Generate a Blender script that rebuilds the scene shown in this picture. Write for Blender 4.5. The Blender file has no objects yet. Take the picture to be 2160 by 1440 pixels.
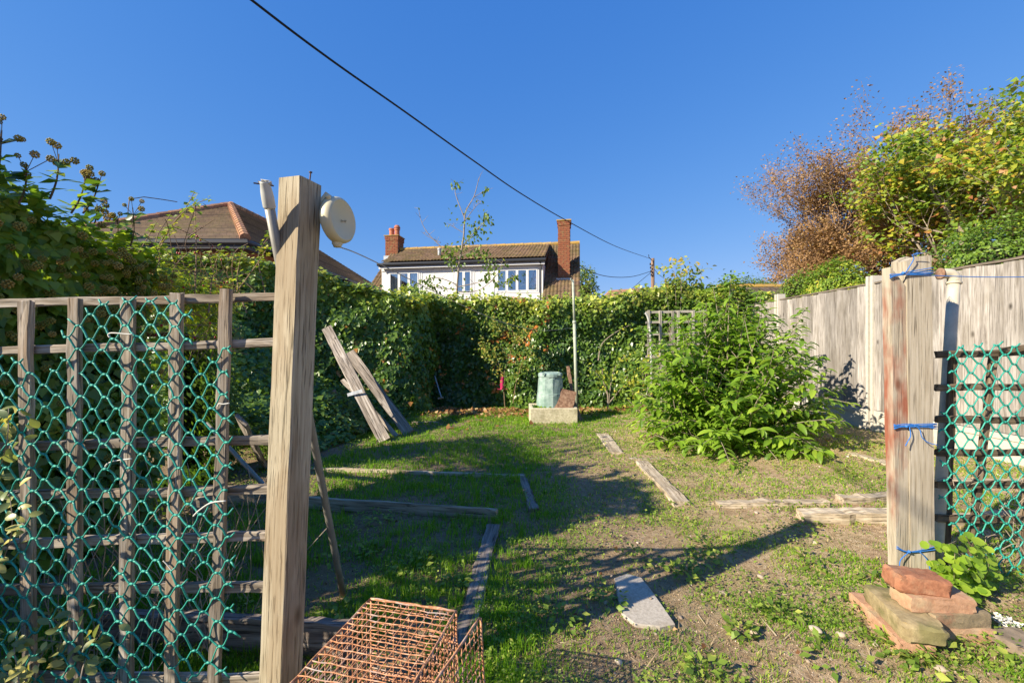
import bpy, math, random
import numpy as np
from mathutils import Vector, Matrix

SC = bpy.context.scene
COL = SC.collection
random.seed(7)
RNG = np.random.default_rng(11)
R = math.radians

# ------------------------------------------------------------------ camera
F, CX, HY, EYE = 900.0, 1080.0, 730.0, 1.2          # focal length and horizon in pixels of a 2160 wide frame, eye height
cam_data = bpy.data.cameras.new("camera")
cam_data.sensor_width = 36.0
cam_data.lens = 36.0 * F / 2160.0
cam_data.shift_y = (HY - 720.0) / 2160.0
cam_data.clip_start = 0.02
cam_data.clip_end = 2000
cam = bpy.data.objects.new("camera", cam_data)
cam.location = (0, 0, EYE)
cam.rotation_euler = (R(90), 0, 0)
COL.objects.link(cam)
SC.camera = cam

# ------------------------------------------------------------------ world, sun, exposure
SUN_EL, SUN_AZ = R(29.5), R(241.5)                  # azimuth clockwise from +Y: low sun, behind and left of the camera
world = bpy.data.worlds.new("World")
SC.world = world
world.use_nodes = True
wn = world.node_tree
wn.nodes.clear()
sky = wn.nodes.new("ShaderNodeTexSky")
sky.sky_type = 'NISHITA'
sky.sun_disc = False
sky.sun_elevation = SUN_EL
sky.sun_rotation = SUN_AZ
sky.altitude = 0
sky.air_density = 1.0
sky.dust_density = 0.0
sky.ozone_density = 4.0
bg = wn.nodes.new("ShaderNodeBackground")
bg.inputs['Strength'].default_value = 0.15
wo = wn.nodes.new("ShaderNodeOutputWorld")
EXPO = 1.28
# the camera's colour response to the sky: one power curve per channel over the whole dome
sep = wn.nodes.new("ShaderNodeSeparateColor"); comb = wn.nodes.new("ShaderNodeCombineColor")
wn.links.new(sky.outputs[0], sep.inputs[0])
for i, (gain, power) in enumerate(((.092, 1.05), (.197, .60), (.515, .30))):
    pw = wn.nodes.new("ShaderNodeMath"); pw.operation = 'POWER'; pw.inputs[1].default_value = power
    ml = wn.nodes.new("ShaderNodeMath"); ml.operation = 'MULTIPLY'; ml.inputs[1].default_value = gain / (0.15 * 2 ** EXPO)
    wn.links.new(sep.outputs[i], pw.inputs[0]); wn.links.new(pw.outputs[0], ml.inputs[0]); wn.links.new(ml.outputs[0], comb.inputs[i])
wn.links.new(comb.outputs[0], bg.inputs[0])
wn.links.new(bg.outputs[0], wo.inputs[0])
sun_data = bpy.data.lights.new("sun", 'SUN')
sun_data.energy = 4.15
sun_data.angle = R(0.5)
sun_data.color = (1.0, 0.89, 0.72)
sun = bpy.data.objects.new("sun", sun_data)
SUNV = Vector((math.sin(SUN_AZ) * math.cos(SUN_EL), math.cos(SUN_AZ) * math.cos(SUN_EL), math.sin(SUN_EL)))
sun.rotation_euler = SUNV.to_track_quat('Z', 'Y').to_euler()
sun.location = (-8, -5, 8)
COL.objects.link(sun)
SC.view_settings.view_transform = 'Standard'
SC.view_settings.look = 'None'
SC.view_settings.gamma = 1
SC.view_settings.exposure = EXPO
SC.view_settings.use_curve_mapping = False
SC.render.engine = 'CYCLES'
SC.cycles.use_denoising = True
SC.cycles.max_bounces = 8
SC.cycles.diffuse_bounces = 5
SC.cycles.transparent_max_bounces = 12

# ------------------------------------------------------------------ helpers
def P(px, py, Y):
    """The point at depth Y seen at photograph pixel (px, py)."""
    return Vector(((px - CX) / F * Y, Y, EYE - (py - HY) / F * Y))

def vnoise(x, y, s=1.0, seed=0):
    x = np.asarray(x, float) / s + seed * 17.31; y = np.asarray(y, float) / s + seed * 9.77
    xi = np.floor(x).astype(np.int64); yi = np.floor(y).astype(np.int64)
    fx = x - xi; fy = y - yi
    fx = fx * fx * (3 - 2 * fx); fy = fy * fy * (3 - 2 * fy)
    def h(a, b):
        n = (a * 374761393 + b * 668265263 + seed * 1442695041) & 0xffffffff
        n = ((n ^ (n >> 13)) * 1274126177) & 0xffffffff
        return ((n ^ (n >> 16)) & 0xffff) / 65535.0
    return (h(xi, yi) * (1 - fx) + h(xi + 1, yi) * fx) * (1 - fy) + (h(xi, yi + 1) * (1 - fx) + h(xi + 1, yi + 1) * fx) * fy

def fnoise(x, y, s=1.0, seed=0, o=3):
    t = 0; a = 1; w = 0
    for i in range(o):
        t = t + a * vnoise(x, y, s / 2 ** i, seed + i * 5); w += a; a *= 0.5
    return t / w

def ground_z(x, y):
    x = np.asarray(x, float); y = np.asarray(y, float)
    near = np.clip((14 - np.abs(y)) / 4, 0, 1)
    return (0.042 * np.clip(x - 1.0, 0, 3.6) * near + 0.05 * (fnoise(x, y, 1.1, 3) - 0.5) + 0.026 * (fnoise(x, y, 0.22, 8) - 0.5) + 0.008 * (vnoise(x, y, 0.06, 9) - 0.5)) * near

def G(px, py, dz=0.0):
    """The ground point seen at photograph pixel (px, py)."""
    Y = EYE * F / (py - HY)
    for _ in range(12):
        p = P(px, py, Y)
        z = float(ground_z(p.x, p.y))
        Y = (EYE - z) * F / (py - HY)
    p = P(px, py, Y)
    return Vector((p.x, p.y, p.z + dz))

WM = {}                                              # world matrices of roots
def empty(name, loc, label=None, cat=None, group=None, rz=0.0):
    o = bpy.data.objects.new(name, None)
    o.empty_display_size = 0.1
    o.location = loc; o.rotation_euler = (0, 0, rz)
    COL.objects.link(o)
    WM[o] = Matrix.Translation(Vector(loc)) @ Matrix.Rotation(rz, 4, 'Z')
    if label: tag(o, label, cat, group)
    return o

def tag(o, label=None, cat=None, group=None, kind=None):
    if label: o['label'] = label
    if cat: o['category'] = cat
    if group: o['group'] = group
    if kind: o['kind'] = kind
    return o

def link(name, me, parent=None, mw=None, origin=None):
    """Link a mesh; mw is its world matrix (default identity = vertices are world coordinates)."""
    o = bpy.data.objects.new(name, me)
    COL.objects.link(o)
    m = mw if mw is not None else Matrix.Identity(4)
    if parent is not None:
        o.parent = parent
        o.matrix_parent_inverse = Matrix.Identity(4)
        m2 = WM[parent].inverted() @ m
        o.matrix_basis = m2
    else:
        o.matrix_basis = m
    WM[o] = m.copy()
    return o

def np_mesh(name, V, T, mat, attr=None, smooth=False):
    """Fast mesh from numpy triangles; attr is one float per vertex, read by materials as 'v'."""
    me = bpy.data.meshes.new(name)
    V = np.ascontiguousarray(V, dtype=np.float32); T = np.ascontiguousarray(T, dtype=np.int32)
    me.vertices.add(len(V)); me.vertices.foreach_set('co', V.ravel())
    me.loops.add(T.size); me.loops.foreach_set('vertex_index', T.ravel())
    me.polygons.add(len(T))
    me.polygons.foreach_set('loop_start', np.arange(0, T.size, 3, dtype=np.int32))
    if smooth: me.polygons.foreach_set('use_smooth', np.ones(len(T), dtype=bool))
    if attr is not None:
        a = me.attributes.new('v', 'FLOAT', 'POINT'); a.data.foreach_set('value', np.ascontiguousarray(attr, dtype=np.float32))
    me.update(calc_edges=True)
    me.materials.append(mat)
    return me

class MB:
    """Collects shapes; build() links them as one mesh object."""
    def __init__(s): s.v = []; s.f = []
    def add(s, vs, fs):
        b = len(s.v); s.v += [tuple(q) for q in vs]; s.f += [tuple(i + b for i in f) for f in fs]; return s
    def box(s, lo, hi):
        x0, y0, z0 = lo; x1, y1, z1 = hi
        return s.add([(x0, y0, z0), (x1, y0, z0), (x1, y1, z0), (x0, y1, z0), (x0, y0, z1), (x1, y0, z1), (x1, y1, z1), (x0, y1, z1)],
                     [(0, 3, 2, 1), (4, 5, 6, 7), (0, 1, 5, 4), (1, 2, 6, 5), (2, 3, 7, 6), (3, 0, 4, 7)])
    def obox(s, c, ax, ay, az):
        """box with centre and three half axis vectors"""
        c = Vector(c); ax = Vector(ax); ay = Vector(ay); az = Vector(az)
        vs = [c + i * ax + j * ay + k * az for k in (-1, 1) for i, j in ((-1, -1), (1, -1), (1, 1), (-1, 1))]
        return s.add(vs, [(0, 3, 2, 1), (4, 5, 6, 7), (0, 1, 5, 4), (1, 2, 6, 5), (2, 3, 7, 6), (3, 0, 4, 7)])
    def tube(s, pts, rad, n=6, cap=True):
        pts = [Vector(q) for q in pts]
        if not hasattr(rad, '__len__'): rad = [rad] * len(pts)
        rings = []; prev = None
        for i, q in enumerate(pts):
            d = (pts[min(i + 1, len(pts) - 1)] - pts[max(i - 1, 0)])
            d = d.normalized() if d.length > 1e-9 else Vector((0, 0, 1))
            if prev is None:
                a = Vector((1, 0, 0)) if abs(d.x) < .8 else Vector((0, 1, 0))
                u = d.cross(a).normalized()
            else:
                u = (prev - d * prev.dot(d)); u = u.normalized() if u.length > 1e-6 else d.orthogonal().normalized()
            prev = u; w = d.cross(u)
            rings.append([q + (u * math.cos(2 * math.pi * k / n) + w * math.sin(2 * math.pi * k / n)) * rad[i] for k in range(n)])
        vs = [v for r in rings for v in r]; fs = []
        for i in range(len(pts) - 1):
            for k in range(n):
                a = i * n + k; b = i * n + (k + 1) % n
                fs.append((a, b, b + n, a + n))
        if cap:
            fs.append(tuple(range(n - 1, -1, -1))); fs.append(tuple(range((len(pts) - 1) * n, len(pts) * n)))
        return s.add(vs, fs)
    def lathe(s, prof, c=(0, 0, 0), axis=(0, 0, 1), n=24, closed=False):
        """prof: list of (radius, height along axis)"""
        c = Vector(c); d = Vector(axis).normalized(); u = d.orthogonal().normalized(); w = d.cross(u)
        vs = []; fs = []
        for r, h in prof:
            for k in range(n):
                t = 2 * math.pi * k / n
                vs.append(c + d * h + (u * math.cos(t) + w * math.sin(t)) * r)
        for i in range(len(prof) - 1):
            for k in range(n):
                a = i * n + k; b = i * n + (k + 1) % n
                fs.append((a, b, b + n, a + n))
        if prof[0][0] > 1e-5: fs.append(tuple(range(n - 1, -1, -1)))
        if prof[-1][0] > 1e-5: fs.append(tuple(range((len(prof) - 1) * n, len(prof) * n)))
        return s.add(vs, fs)
    def mesh(s, name, mat, smooth=False):
        me = bpy.data.meshes.new(name)
        me.from_pydata(s.v, [], s.f)
        if smooth: me.polygons.foreach_set('use_smooth', [True] * len(me.polygons))
        me.materials.append(mat); me.update()
        return me
    def build(s, name, mat, parent=None, smooth=False, mw=None):
        return link(name, s.mesh(name, mat, smooth), parent, mw)

def frame(p0, p1, up=(0, 0, 1)):
    """world matrix with local Z along p0->p1 and local Y as near to `up` as can be"""
    p0 = Vector(p0); p1 = Vector(p1)
    z = (p1 - p0).normalized(); y = Vector(up); y = y - z * y.dot(z)
    if y.length < 1e-4: y = z.orthogonal()
    y.normalize(); x = y.cross(z)
    return Matrix(((x.x, y.x, z.x, p0.x), (x.y, y.y, z.y, p0.y), (x.z, y.z, z.z, p0.z), (0, 0, 0, 1)))

def plank(name, p0, p1, w, t, mat, parent=None, up=(0, 0, 1), rough=0.002, seg=8, bev=0.003, ends=0.0, taper=1.0, rs=None):
    """A worn timber from p0 to p1: width w across, thickness t along `up`, chamfered, a little uneven."""
    rr = random.Random(rs if rs is not None else random.random())
    L = (Vector(p1) - Vector(p0)).length
    w2, t2 = w / 2, t / 2; bev = min(bev, t2 * .6, w2 * .6)
    prof = [(-w2 + bev, -t2), (w2 - bev, -t2), (w2, -t2 + bev), (w2, t2 - bev), (w2 - bev, t2), (-w2 + bev, t2), (-w2, t2 - bev), (-w2, -t2 + bev)]
    vs = []; fs = []
    dx = dy = 0
    for i in range(seg + 1):
        f = i / seg; k = 1 + (taper - 1) * f
        dx += rr.gauss(0, rough * .4); dy += rr.gauss(0, rough * .4)
        for j, (a, b) in enumerate(prof):
            ez = 0
            if i == 0: ez = rr.uniform(0, ends)
            if i == seg: ez = -rr.uniform(0, ends)
            vs.append((a * k + dx + rr.gauss(0, rough * .5), b * k + dy + rr.gauss(0, rough * .5), f * L + ez))
    n = 8
    for i in range(seg):
        for k in range(n):
            a = i * n + k; b = i * n + (k + 1) % n
            fs.append((a, b, b + n, a + n))
    fs.append(tuple(range(n - 1, -1, -1))); fs.append(tuple(range(seg * n, seg * n + n)))
    m = MB(); m.add(vs, fs)
    return m.build(name, mat, parent, mw=frame(p0, p1, up))

def copy_obj(o, parent=None, mw=None):
    c = o.copy(); COL.objects.link(c)
    c.parent = parent
    m = mw if mw is not None else WM[o]
    c.matrix_parent_inverse = Matrix.Identity(4)
    c.matrix_basis = (WM[parent].inverted() @ m) if parent else m
    WM[c] = m.copy()
    return c

# ------------------------------------------------------------------ materials
MATS = {}
def newmat(name):
    m = bpy.data.materials.new(name); m.use_nodes = True
    nt = m.node_tree; nt.nodes.clear()
    return m, nt
def N(nt, t, **k):
    n = nt.nodes.new(t)
    for a, b in k.items():
        if a in n.inputs: n.inputs[a].default_value = b
        else: setattr(n, a, b)
    return n
def ramp(nt, fac, stops, interp='LINEAR'):
    r = nt.nodes.new('ShaderNodeValToRGB'); r.color_ramp.interpolation = interp
    el = r.color_ramp.elements
    while len(el) < len(stops): el.new(0.5)
    for e, (p, c) in zip(el, stops): e.position = p; e.color = (*c, 1)
    nt.links.new(fac, r.inputs[0]); return r.outputs[0]
def mix(nt, fac, a, b, mode='MIX'):
    n = nt.nodes.new('ShaderNodeMix'); n.data_type = 'RGBA'; n.blend_type = mode
    if isinstance(fac, (int, float)): n.inputs[0].default_value = fac
    else: nt.links.new(fac, n.inputs[0])
    for s, q in ((6, a), (7, b)):
        if isinstance(q, tuple): n.inputs[s].default_value = (*q, 1)
        else: nt.links.new(q, n.inputs[s])
    return n.outputs[2]
def maprange(nt, v, a, b, c=0.0, d=1.0):
    n = nt.nodes.new('ShaderNodeMapRange'); nt.links.new(v, n.inputs[0])
    for i, q in zip((1, 2, 3, 4), (a, b, c, d)): n.inputs[i].default_value = q
    return n.outputs[0]
def coords(nt, kind='Object', scale=(1, 1, 1), rot=(0, 0, 0), perobj=True):
    tc = nt.nodes.new('ShaderNodeTexCoord'); mp = nt.nodes.new('ShaderNodeMapping')
    mp.inputs['Scale'].default_value = scale; mp.inputs['Rotation'].default_value = rot
    nt.links.new(tc.outputs[kind], mp.inputs[0])
    if perobj:
        oi = nt.nodes.new('ShaderNodeObjectInfo'); ml = nt.nodes.new('ShaderNodeVectorMath'); ml.operation = 'SCALE'
        cb = nt.nodes.new('ShaderNodeCombineXYZ')
        for i in range(3): nt.links.new(oi.outputs['Random'], cb.inputs[i])
        nt.links.new(cb.outputs[0], ml.inputs[0]); ml.inputs['Scale'].default_value = 37.0
        nt.links.new(ml.outputs[0], mp.inputs['Location'])
    return mp.outputs[0]
def noise(nt, vec, scale=5.0, detail=5.0, rough=.6, dist=0.0):
    n = nt.nodes.new('ShaderNodeTexNoise'); nt.links.new(vec, n.inputs['Vector'])
    n.inputs['Scale'].default_value = scale; n.inputs['Detail'].default_value = detail
    n.inputs['Roughness'].default_value = rough; n.inputs['Distortion'].default_value = dist
    return n.outputs['Fac']
def finish(m, nt, col, rough=.8, bump=None, bstr=.3, bdist=.002, spec=.3, metal=0.0, trans=0.0, tcol=None):
    b = nt.nodes.new('ShaderNodeBsdfPrincipled'); o = nt.nodes.new('ShaderNodeOutputMaterial')
    if isinstance(col, tuple): b.inputs['Base Color'].default_value = (*col, 1)
    else: nt.links.new(col, b.inputs['Base Color'])
    if isinstance(rough, (int, float)): b.inputs['Roughness'].default_value = rough
    else: nt.links.new(rough, b.inputs['Roughness'])
    b.inputs['Specular IOR Level'].default_value = spec; b.inputs['Metallic'].default_value = metal
    if bump is not None:
        bn = nt.nodes.new('ShaderNodeBump'); bn.inputs['Strength'].default_value = bstr; bn.inputs['Distance'].default_value = bdist
        nt.links.new(bump, bn.inputs['Height']); nt.links.new(bn.outputs[0], b.inputs['Normal'])
    if trans > 0:
        t = nt.nodes.new('ShaderNodeBsdfTranslucent'); mx = nt.nodes.new('ShaderNodeMixShader'); mx.inputs[0].default_value = trans
        if tcol is None: tcol = col
        if isinstance(tcol, tuple): t.inputs['Color'].default_value = (*tcol, 1)
        else: nt.links.new(tcol, t.inputs['Color'])
        nt.links.new(b.outputs[0], mx.inputs[1]); nt.links.new(t.outputs[0], mx.inputs[2]); nt.links.new(mx.outputs[0], o.inputs[0])
    else: nt.links.new(b.outputs[0], o.inputs[0])
    return m
def plain(name, col, rough=.6, var=.15, scale=20, **k):
    m, nt = newmat(name); v = coords(nt)
    n = noise(nt, v, scale, 4)
    d = tuple(c * (1 - var) for c in col); e = tuple(min(1, c * (1 + var)) for c in col)
    return finish(m, nt, ramp(nt, n, [(.3, d), (.7, e)]), rough, bump=n, bstr=.2, **k)
def wood(name, dark, mid, light, grain=60, stretch=.06, stain=None, stain_amt=.5, knots=True, crack=.75, bstr=.6, vary=.25):
    """Weathered timber: grain runs along local Z."""
    m, nt = newmat(name)
    v = coords(nt, scale=(1, 1, stretch))
    n1 = noise(nt, v, grain, 6, .65, .4)
    v2 = coords(nt, scale=(1, 1, .3)); n2 = noise(nt, v2, 7, 3, .5)
    c = ramp(nt, n1, [(.3, dark), (.5, mid), (.72, light)])
    c = mix(nt, maprange(nt, n2, .35, .7), c, mix(nt, .5, c, dark))
    n3 = noise(nt, coords(nt, scale=(1, 1, .035)), grain * 2.3, 3, .5)
    ck = maprange(nt, n3, .56, .68)
    c = mix(nt, ck, c, mix(nt, crack, c, tuple(q * .35 for q in dark)))
    if knots:
        vo = nt.nodes.new('ShaderNodeTexVoronoi'); nt.links.new(coords(nt, scale=(1, 1, .45)), vo.inputs['Vector']); vo.inputs['Scale'].default_value = 6.5
        kn = maprange(nt, vo.outputs['Distance'], .05, .13, 1, 0)
        c = mix(nt, kn, c, tuple(q * .45 for q in dark))
    if stain:
        n4 = noise(nt, coords(nt, scale=(1, 1, .35)), 5, 4, .6)
        c = mix(nt, maprange(nt, n4, .5, .62, 0, stain_amt), c, stain)
    oi = nt.nodes.new('ShaderNodeObjectInfo')
    hv = nt.nodes.new('ShaderNodeHueSaturation'); nt.links.new(c, hv.inputs['Color'])
    nt.links.new(maprange(nt, oi.outputs['Random'], 0, 1, 1 - vary, 1 + vary), hv.inputs['Value'])
    bm = nt.nodes.new('ShaderNodeMath'); bm.operation = 'SUBTRACT'; nt.links.new(n1, bm.inputs[0]); nt.links.new(ck, bm.inputs[1])
    return finish(m, nt, hv.outputs[0], .9, bump=bm.outputs[0], bstr=bstr, bdist=.002, spec=.15)
def leafmat(name, stops, rough=.45, trans=.3, spec=.4, tboost=1.6):
    m, nt = newmat(name)
    a = nt.nodes.new('ShaderNodeAttribute'); a.attribute_name = 'v'
    c = ramp(nt, a.outputs['Fac'], stops)
    t = mix(nt, 1.0, c, (tboost, tboost * 1.05, tboost * .5), 'MULTIPLY')
    return finish(m, nt, c, rough, spec=spec, trans=trans, tcol=t)

# ------------------------------------------------------------------ leaf templates: x across, y towards the tip, z up from the blade
def T_oval():
    return np.array([(0, 0, 0), (-.3, .45, .07), (0, 1, -.04), (.3, .45, .07), (0, .5, -.02)], float), np.array([(0, 4, 1), (4, 2, 1), (0, 3, 4), (4, 3, 2)])
def T_diamond():
    return np.array([(0, 0, 0), (-.32, .45, .05), (0, 1, 0), (.32, .45, .05)], float), np.array([(0, 2, 1), (0, 3, 2)])
def T_ivy():
    v = [(0, .3, -.05), (0, 0, 0), (-.24, -.08, .02), (-.52, .2, .05), (-.3, .5, .03), (0, 1, -.06), (.3, .5, .03), (.52, .2, .05), (.24, -.08, .02)]
    return np.array(v, float), np.array([(0, i, i % 8 + 1) for i in range(1, 9)])
def T_ivy_lo():
    v = [(0, .3, -.05), (0, -.02, 0), (-.5, .18, .06), (0, 1, -.05), (.5, .18, .06)]
    return np.array(v, float), np.array([(0, i, i % 4 + 1) for i in range(1, 5)])
def T_lance(width=.17, droop=.35, fold=.05):
    ys = [0, .2, .45, .7, .88, 1]; ws = [.02, .7, 1, .8, .4, 0]
    v = []; f = []
    for y, w in zip(ys, ws):
        z = -droop * y * y
        v += [(-width * w, y * (1 - .15 * y), z + fold * w), (0, y * (1 - .15 * y), z), (width * w, y * (1 - .15 * y), z + fold * w)]
    for i in range(5):
        a = i * 3
        for k in (0, 1):
            f += [(a + k, a + k + 1, a + k + 4), (a + k, a + k + 4, a + k + 3)]
    return np.array(v, float), np.array(f)
def T_round():
    v = [(0, .45, -.04)] + [(.42 * math.sin(t), .48 - .5 * math.cos(t), .03) for t in np.linspace(0, 2 * math.pi, 8)[:-1]]
    return np.array(v, float), np.array([(0, i, i % 7 + 1) for i in range(1, 8)])

def unit(a): return a / np.maximum(np.linalg.norm(a, axis=1, keepdims=True), 1e-9)
def leaf_frames(Pp, Fw, Nm):
    Nm = unit(Nm); Fw = unit(Fw - (Fw * Nm).sum(1, keepdims=True) * Nm)
    X = np.cross(Fw, Nm)
    return X, Fw, Nm
def merged_leaves(tmpl, Pp, X, Fw, Nm, S, V):
    tv, tf = tmpl; n = len(Pp); k = len(tv)
    W = (tv[None, :, 0:1] * X[:, None] + tv[None, :, 1:2] * Fw[:, None] + tv[None, :, 2:3] * Nm[:, None]) * S[:, None, None] + Pp[:, None]
    T = tf[None] + (np.arange(n) * k)[:, None, None]
    return W.reshape(-1, 3), T.reshape(-1, 3), np.repeat(V, k)

def foliage(root, tmpl, Pp, Fw, Nm, S, V, mat, singles=300, pname='leaf', sname='leaves', bias=None):
    """Leaves of one plant: the largest in view become objects of their own, the rest one 'stuff' part."""
    Pp = np.asarray(Pp, float); n = len(Pp); S = np.asarray(S, float); V = np.clip(np.asarray(V, float), 0, 1)
    X, Fw, Nm = leaf_frames(Pp, np.asarray(Fw, float), np.asarray(Nm, float))
    pick = np.zeros(n, bool)
    if singles > 0:
        d = np.maximum(Pp[:, 1], .2)
        px = CX + Pp[:, 0] / d * F; py = HY - (Pp[:, 2] - EYE) / d * F
        ok = (Pp[:, 1] > .5) & (px > 5) & (px < 2155) & (py > 5) & (py < 1435)
        sc = S / d * (.55 + .45 * np.abs((Nm * unit(Pp - np.array([0, 0, EYE]))).sum(1)))
        if bias is not None: sc = sc * bias
        sc = np.where(ok, sc, -1)
        idx = np.argsort(-sc)[:singles]; idx = idx[sc[idx] > 0]
        pick[idx] = True
        vb = np.clip((V[idx] * 6).astype(int), 0, 5); cache = {}
        for i, b in zip(idx, vb):
            if b not in cache:
                cache[b] = np_mesh(pname, tmpl[0], tmpl[1], mat, np.full(len(tmpl[0]), (b + .5) / 6))
            s = S[i]; x, f, q, p = X[i] * s, Fw[i] * s, Nm[i] * s, Pp[i]
            M = Matrix(((x[0], f[0], q[0], p[0]), (x[1], f[1], q[1], p[1]), (x[2], f[2], q[2], p[2]), (0, 0, 0, 1)))
            o = bpy.data.objects.new(pname, cache[b]); COL.objects.link(o)
            o.parent = root; o.matrix_basis = WM[root].inverted() @ M
    r = ~pick
    if r.any():
        W, T, A = merged_leaves(tmpl, Pp[r], X[r], Fw[r], Nm[r], S[r], V[r])
        o = link(sname, np_mesh(sname, W, T, mat, A), root)
        o['kind'] = 'stuff'
        return o

def grid_mesh(xs, ys, zf, flip=False):
    X, Y = np.meshgrid(xs, ys); Pn = zf(X, Y)
    ny, nx = X.shape
    i = np.arange(nx * ny).reshape(ny, nx)
    a, b, c, d = i[:-1, :-1].ravel(), i[:-1, 1:].ravel(), i[1:, 1:].ravel(), i[1:, :-1].ravel()
    T = np.concatenate([np.stack([a, b, c], 1), np.stack([a, c, d], 1)])
    if flip: T = T[:, ::-1]
    return Pn.reshape(-1, 3), T
# ------------------------------------------------------------------ shared materials
M_POST = wood('post_timber', (.24, .195, .125), (.43, .375, .265), (.55, .495, .37), grain=95, stretch=.03, stain=(.24, .17, .10), stain_amt=.55, crack=.85, bstr=.8, vary=.03)
M_TRELLIS = wood('trellis_timber', (.12, .095, .07), (.33, .28, .215), (.60, .55, .48), grain=85, stretch=.05, stain=(.26, .16, .085), stain_amt=.4, crack=.9, vary=.2, knots=False)
M_TRELLIS2 = wood('brown_trellis_timber', (.06, .045, .03), (.17, .125, .08), (.3, .24, .16), grain=70, stretch=.06, crack=.9, vary=.2, knots=False)
M_FENCE = wood('fence_board_timber', (.15, .13, .11), (.35, .32, .285), (.50, .465, .425), grain=48, stretch=.06, stain=(.19, .165, .13), stain_amt=.5, crack=.6, bstr=.5, vary=.24)
M_FCAP = wood('fence_capping_timber', (.10, .08, .06), (.22, .18, .14), (.33, .28, .22), grain=40, stretch=.05)
M_GROUNDWOOD = wood('sun_bleached_timber', (.19, .145, .09), (.46, .38, .27), (.62, .55, .43), grain=50, stretch=.05, crack=.8, vary=.15)
M_DARKWOOD = wood('dark_old_timber', (.10, .075, .06), (.25, .21, .175), (.46, .41, .37), grain=45, stretch=.06, crack=.8, vary=.15)  # darker, greyer tone than the bleached timber
M_OLDBOARD = wood('grey_old_board', (.11, .09, .07), (.33, .28, .225), (.60, .55, .48), grain=40, stretch=.045, crack=.95, bstr=.9, vary=.12)
M_GATEPLANK = wood('pale_post_plank', (.27, .22, .15), (.45, .395, .30), (.56, .51, .41), grain=70, stretch=.035, stain=(.30, .25, .17), stain_amt=.4, crack=.8, bstr=.35, vary=.05)
M_REDPLANK = wood('red_flaked_plank', (.25, .205, .145), (.43, .375, .28), (.53, .48, .385), grain=60, stretch=.05, stain=(.26, .075, .04), stain_amt=.9, crack=.4, vary=.04)
M_PALELATTICE = wood('pale_lattice_timber', (.22, .2, .16), (.38, .35, .28), (.5, .47, .38), grain=50, stretch=.06, knots=False)
M_POLEWOOD = wood('telegraph_pole_timber', (.14, .09, .06), (.27, .18, .12), (.36, .25, .17), grain=20, stretch=.05, knots=False)
M_NET = plain('green_plastic_net', (.022, .29, .215), .5, .18, 60, spec=.5)
M_TIE = plain('white_cable_tie', (.62, .6, .52), .5, .1)
M_REEL = plain('cream_plastic', (.55, .50, .33), .42, .04, 8, spec=.45)
M_REELDARK = plain('olive_mark_plastic', (.30, .27, .18), .6, .05)  # olive tone of the moulded mark
M_METAL = plain('dull_galvanised_steel', (.27, .255, .22), .5, .18, 14, metal=.25)
M_GREENPOLE = plain('pale_green_steel_pole', (.36, .39, .30), .55, .22, 18)
M_NAIL = plain('brown_nail', (.09, .05, .035), .6, .2, metal=.5)
M_RAG = plain('white_rag', (.68, .67, .62), .9, .15, 30)
M_PVC = plain('grey_white_pipe', (.47, .47, .43), .4, .08)
M_PIPE = plain('cream_drain_pipe', (.50, .45, .34), .5, .2, 12)
M_LINE = plain('clothes_line_cord', (.38, .36, .29), .7, .1)
M_CABLE = plain('black_cable', (.012, .012, .014), .6, .1)
M_BLUE = plain('blue_twine', (.03, .16, .48), .6, .25, 200)
M_CONC = plain('concrete', (.50, .465, .39), .9, .1, 30)
M_WHITE = plain('white_upvc', (.72, .72, .70), .35, .03)
M_LEAD = plain('pale_flashing', (.42, .44, .46), .6, .2, 10)
M_GUTTER = plain('dark_grey_gutter', (.035, .038, .045), .4, .1)
M_POT = plain('terracotta_pot', (.45, .16, .09), .8, .2, 8)
M_MORTAR = plain('mortar', (.42, .36, .29), .95, .1, 30)
M_BARK = plain('bark', (.12, .09, .06), .9, .35, 25)
M_PALEBARK = plain('pale_twig_bark', (.28, .23, .17), .9, .25, 25)
M_REDBARK = plain('red_brown_twig', (.24, .16, .10), .9, .3, 25)
M_CORE = plain('dark_core_fill', (.028, .026, .014), 1.0, .5, 14)  # near-black filler for the cores added to block light inside foliage
M_PINK = plain('pink_feeder_plastic', (.45, .03, .10), .4, .1)
M_BLUEPL = plain('pale_blue_handle', (.25, .32, .40), .4, .1)

# rusty wire
m, nt = newmat('rusty_wire'); v = coords(nt)
n1 = noise(nt, v, 60, 5); n2 = noise(nt, v, 14, 3)
c = ramp(nt, n1, [(.3, (.20, .075, .035)), (.5, (.50, .24, .12)), (.66, (.64, .40, .26))])
c = mix(nt, maprange(nt, n2, .55, .7), c, (.40, .36, .33))
M_RUST = finish(m, nt, c, .85, bump=n1, bstr=.6, spec=.2)
m, nt = newmat('rusty_plate'); v = coords(nt)
n1 = noise(nt, v, 22, 6, .7); n2 = noise(nt, v, 6, 3)
c = ramp(nt, n1, [(.35, (.10, .055, .035)), (.5, (.24, .14, .09)), (.65, (.36, .24, .16))])
M_RUSTPLATE = finish(m, nt, c, .9, bump=n1, bstr=.9, bdist=.004, spec=.15)

# white render
m, nt = newmat('white_render'); v = coords(nt)
n1 = noise(nt, v, 30, 5); n2 = noise(nt, v, 1.2, 4)
c = mix(nt, maprange(nt, n2, .4, .75, 0, .35), (.74, .73, .70), (.55, .53, .48))
M_RENDER = finish(m, nt, c, .9, bump=n1, bstr=.3, bdist=.004)

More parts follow.
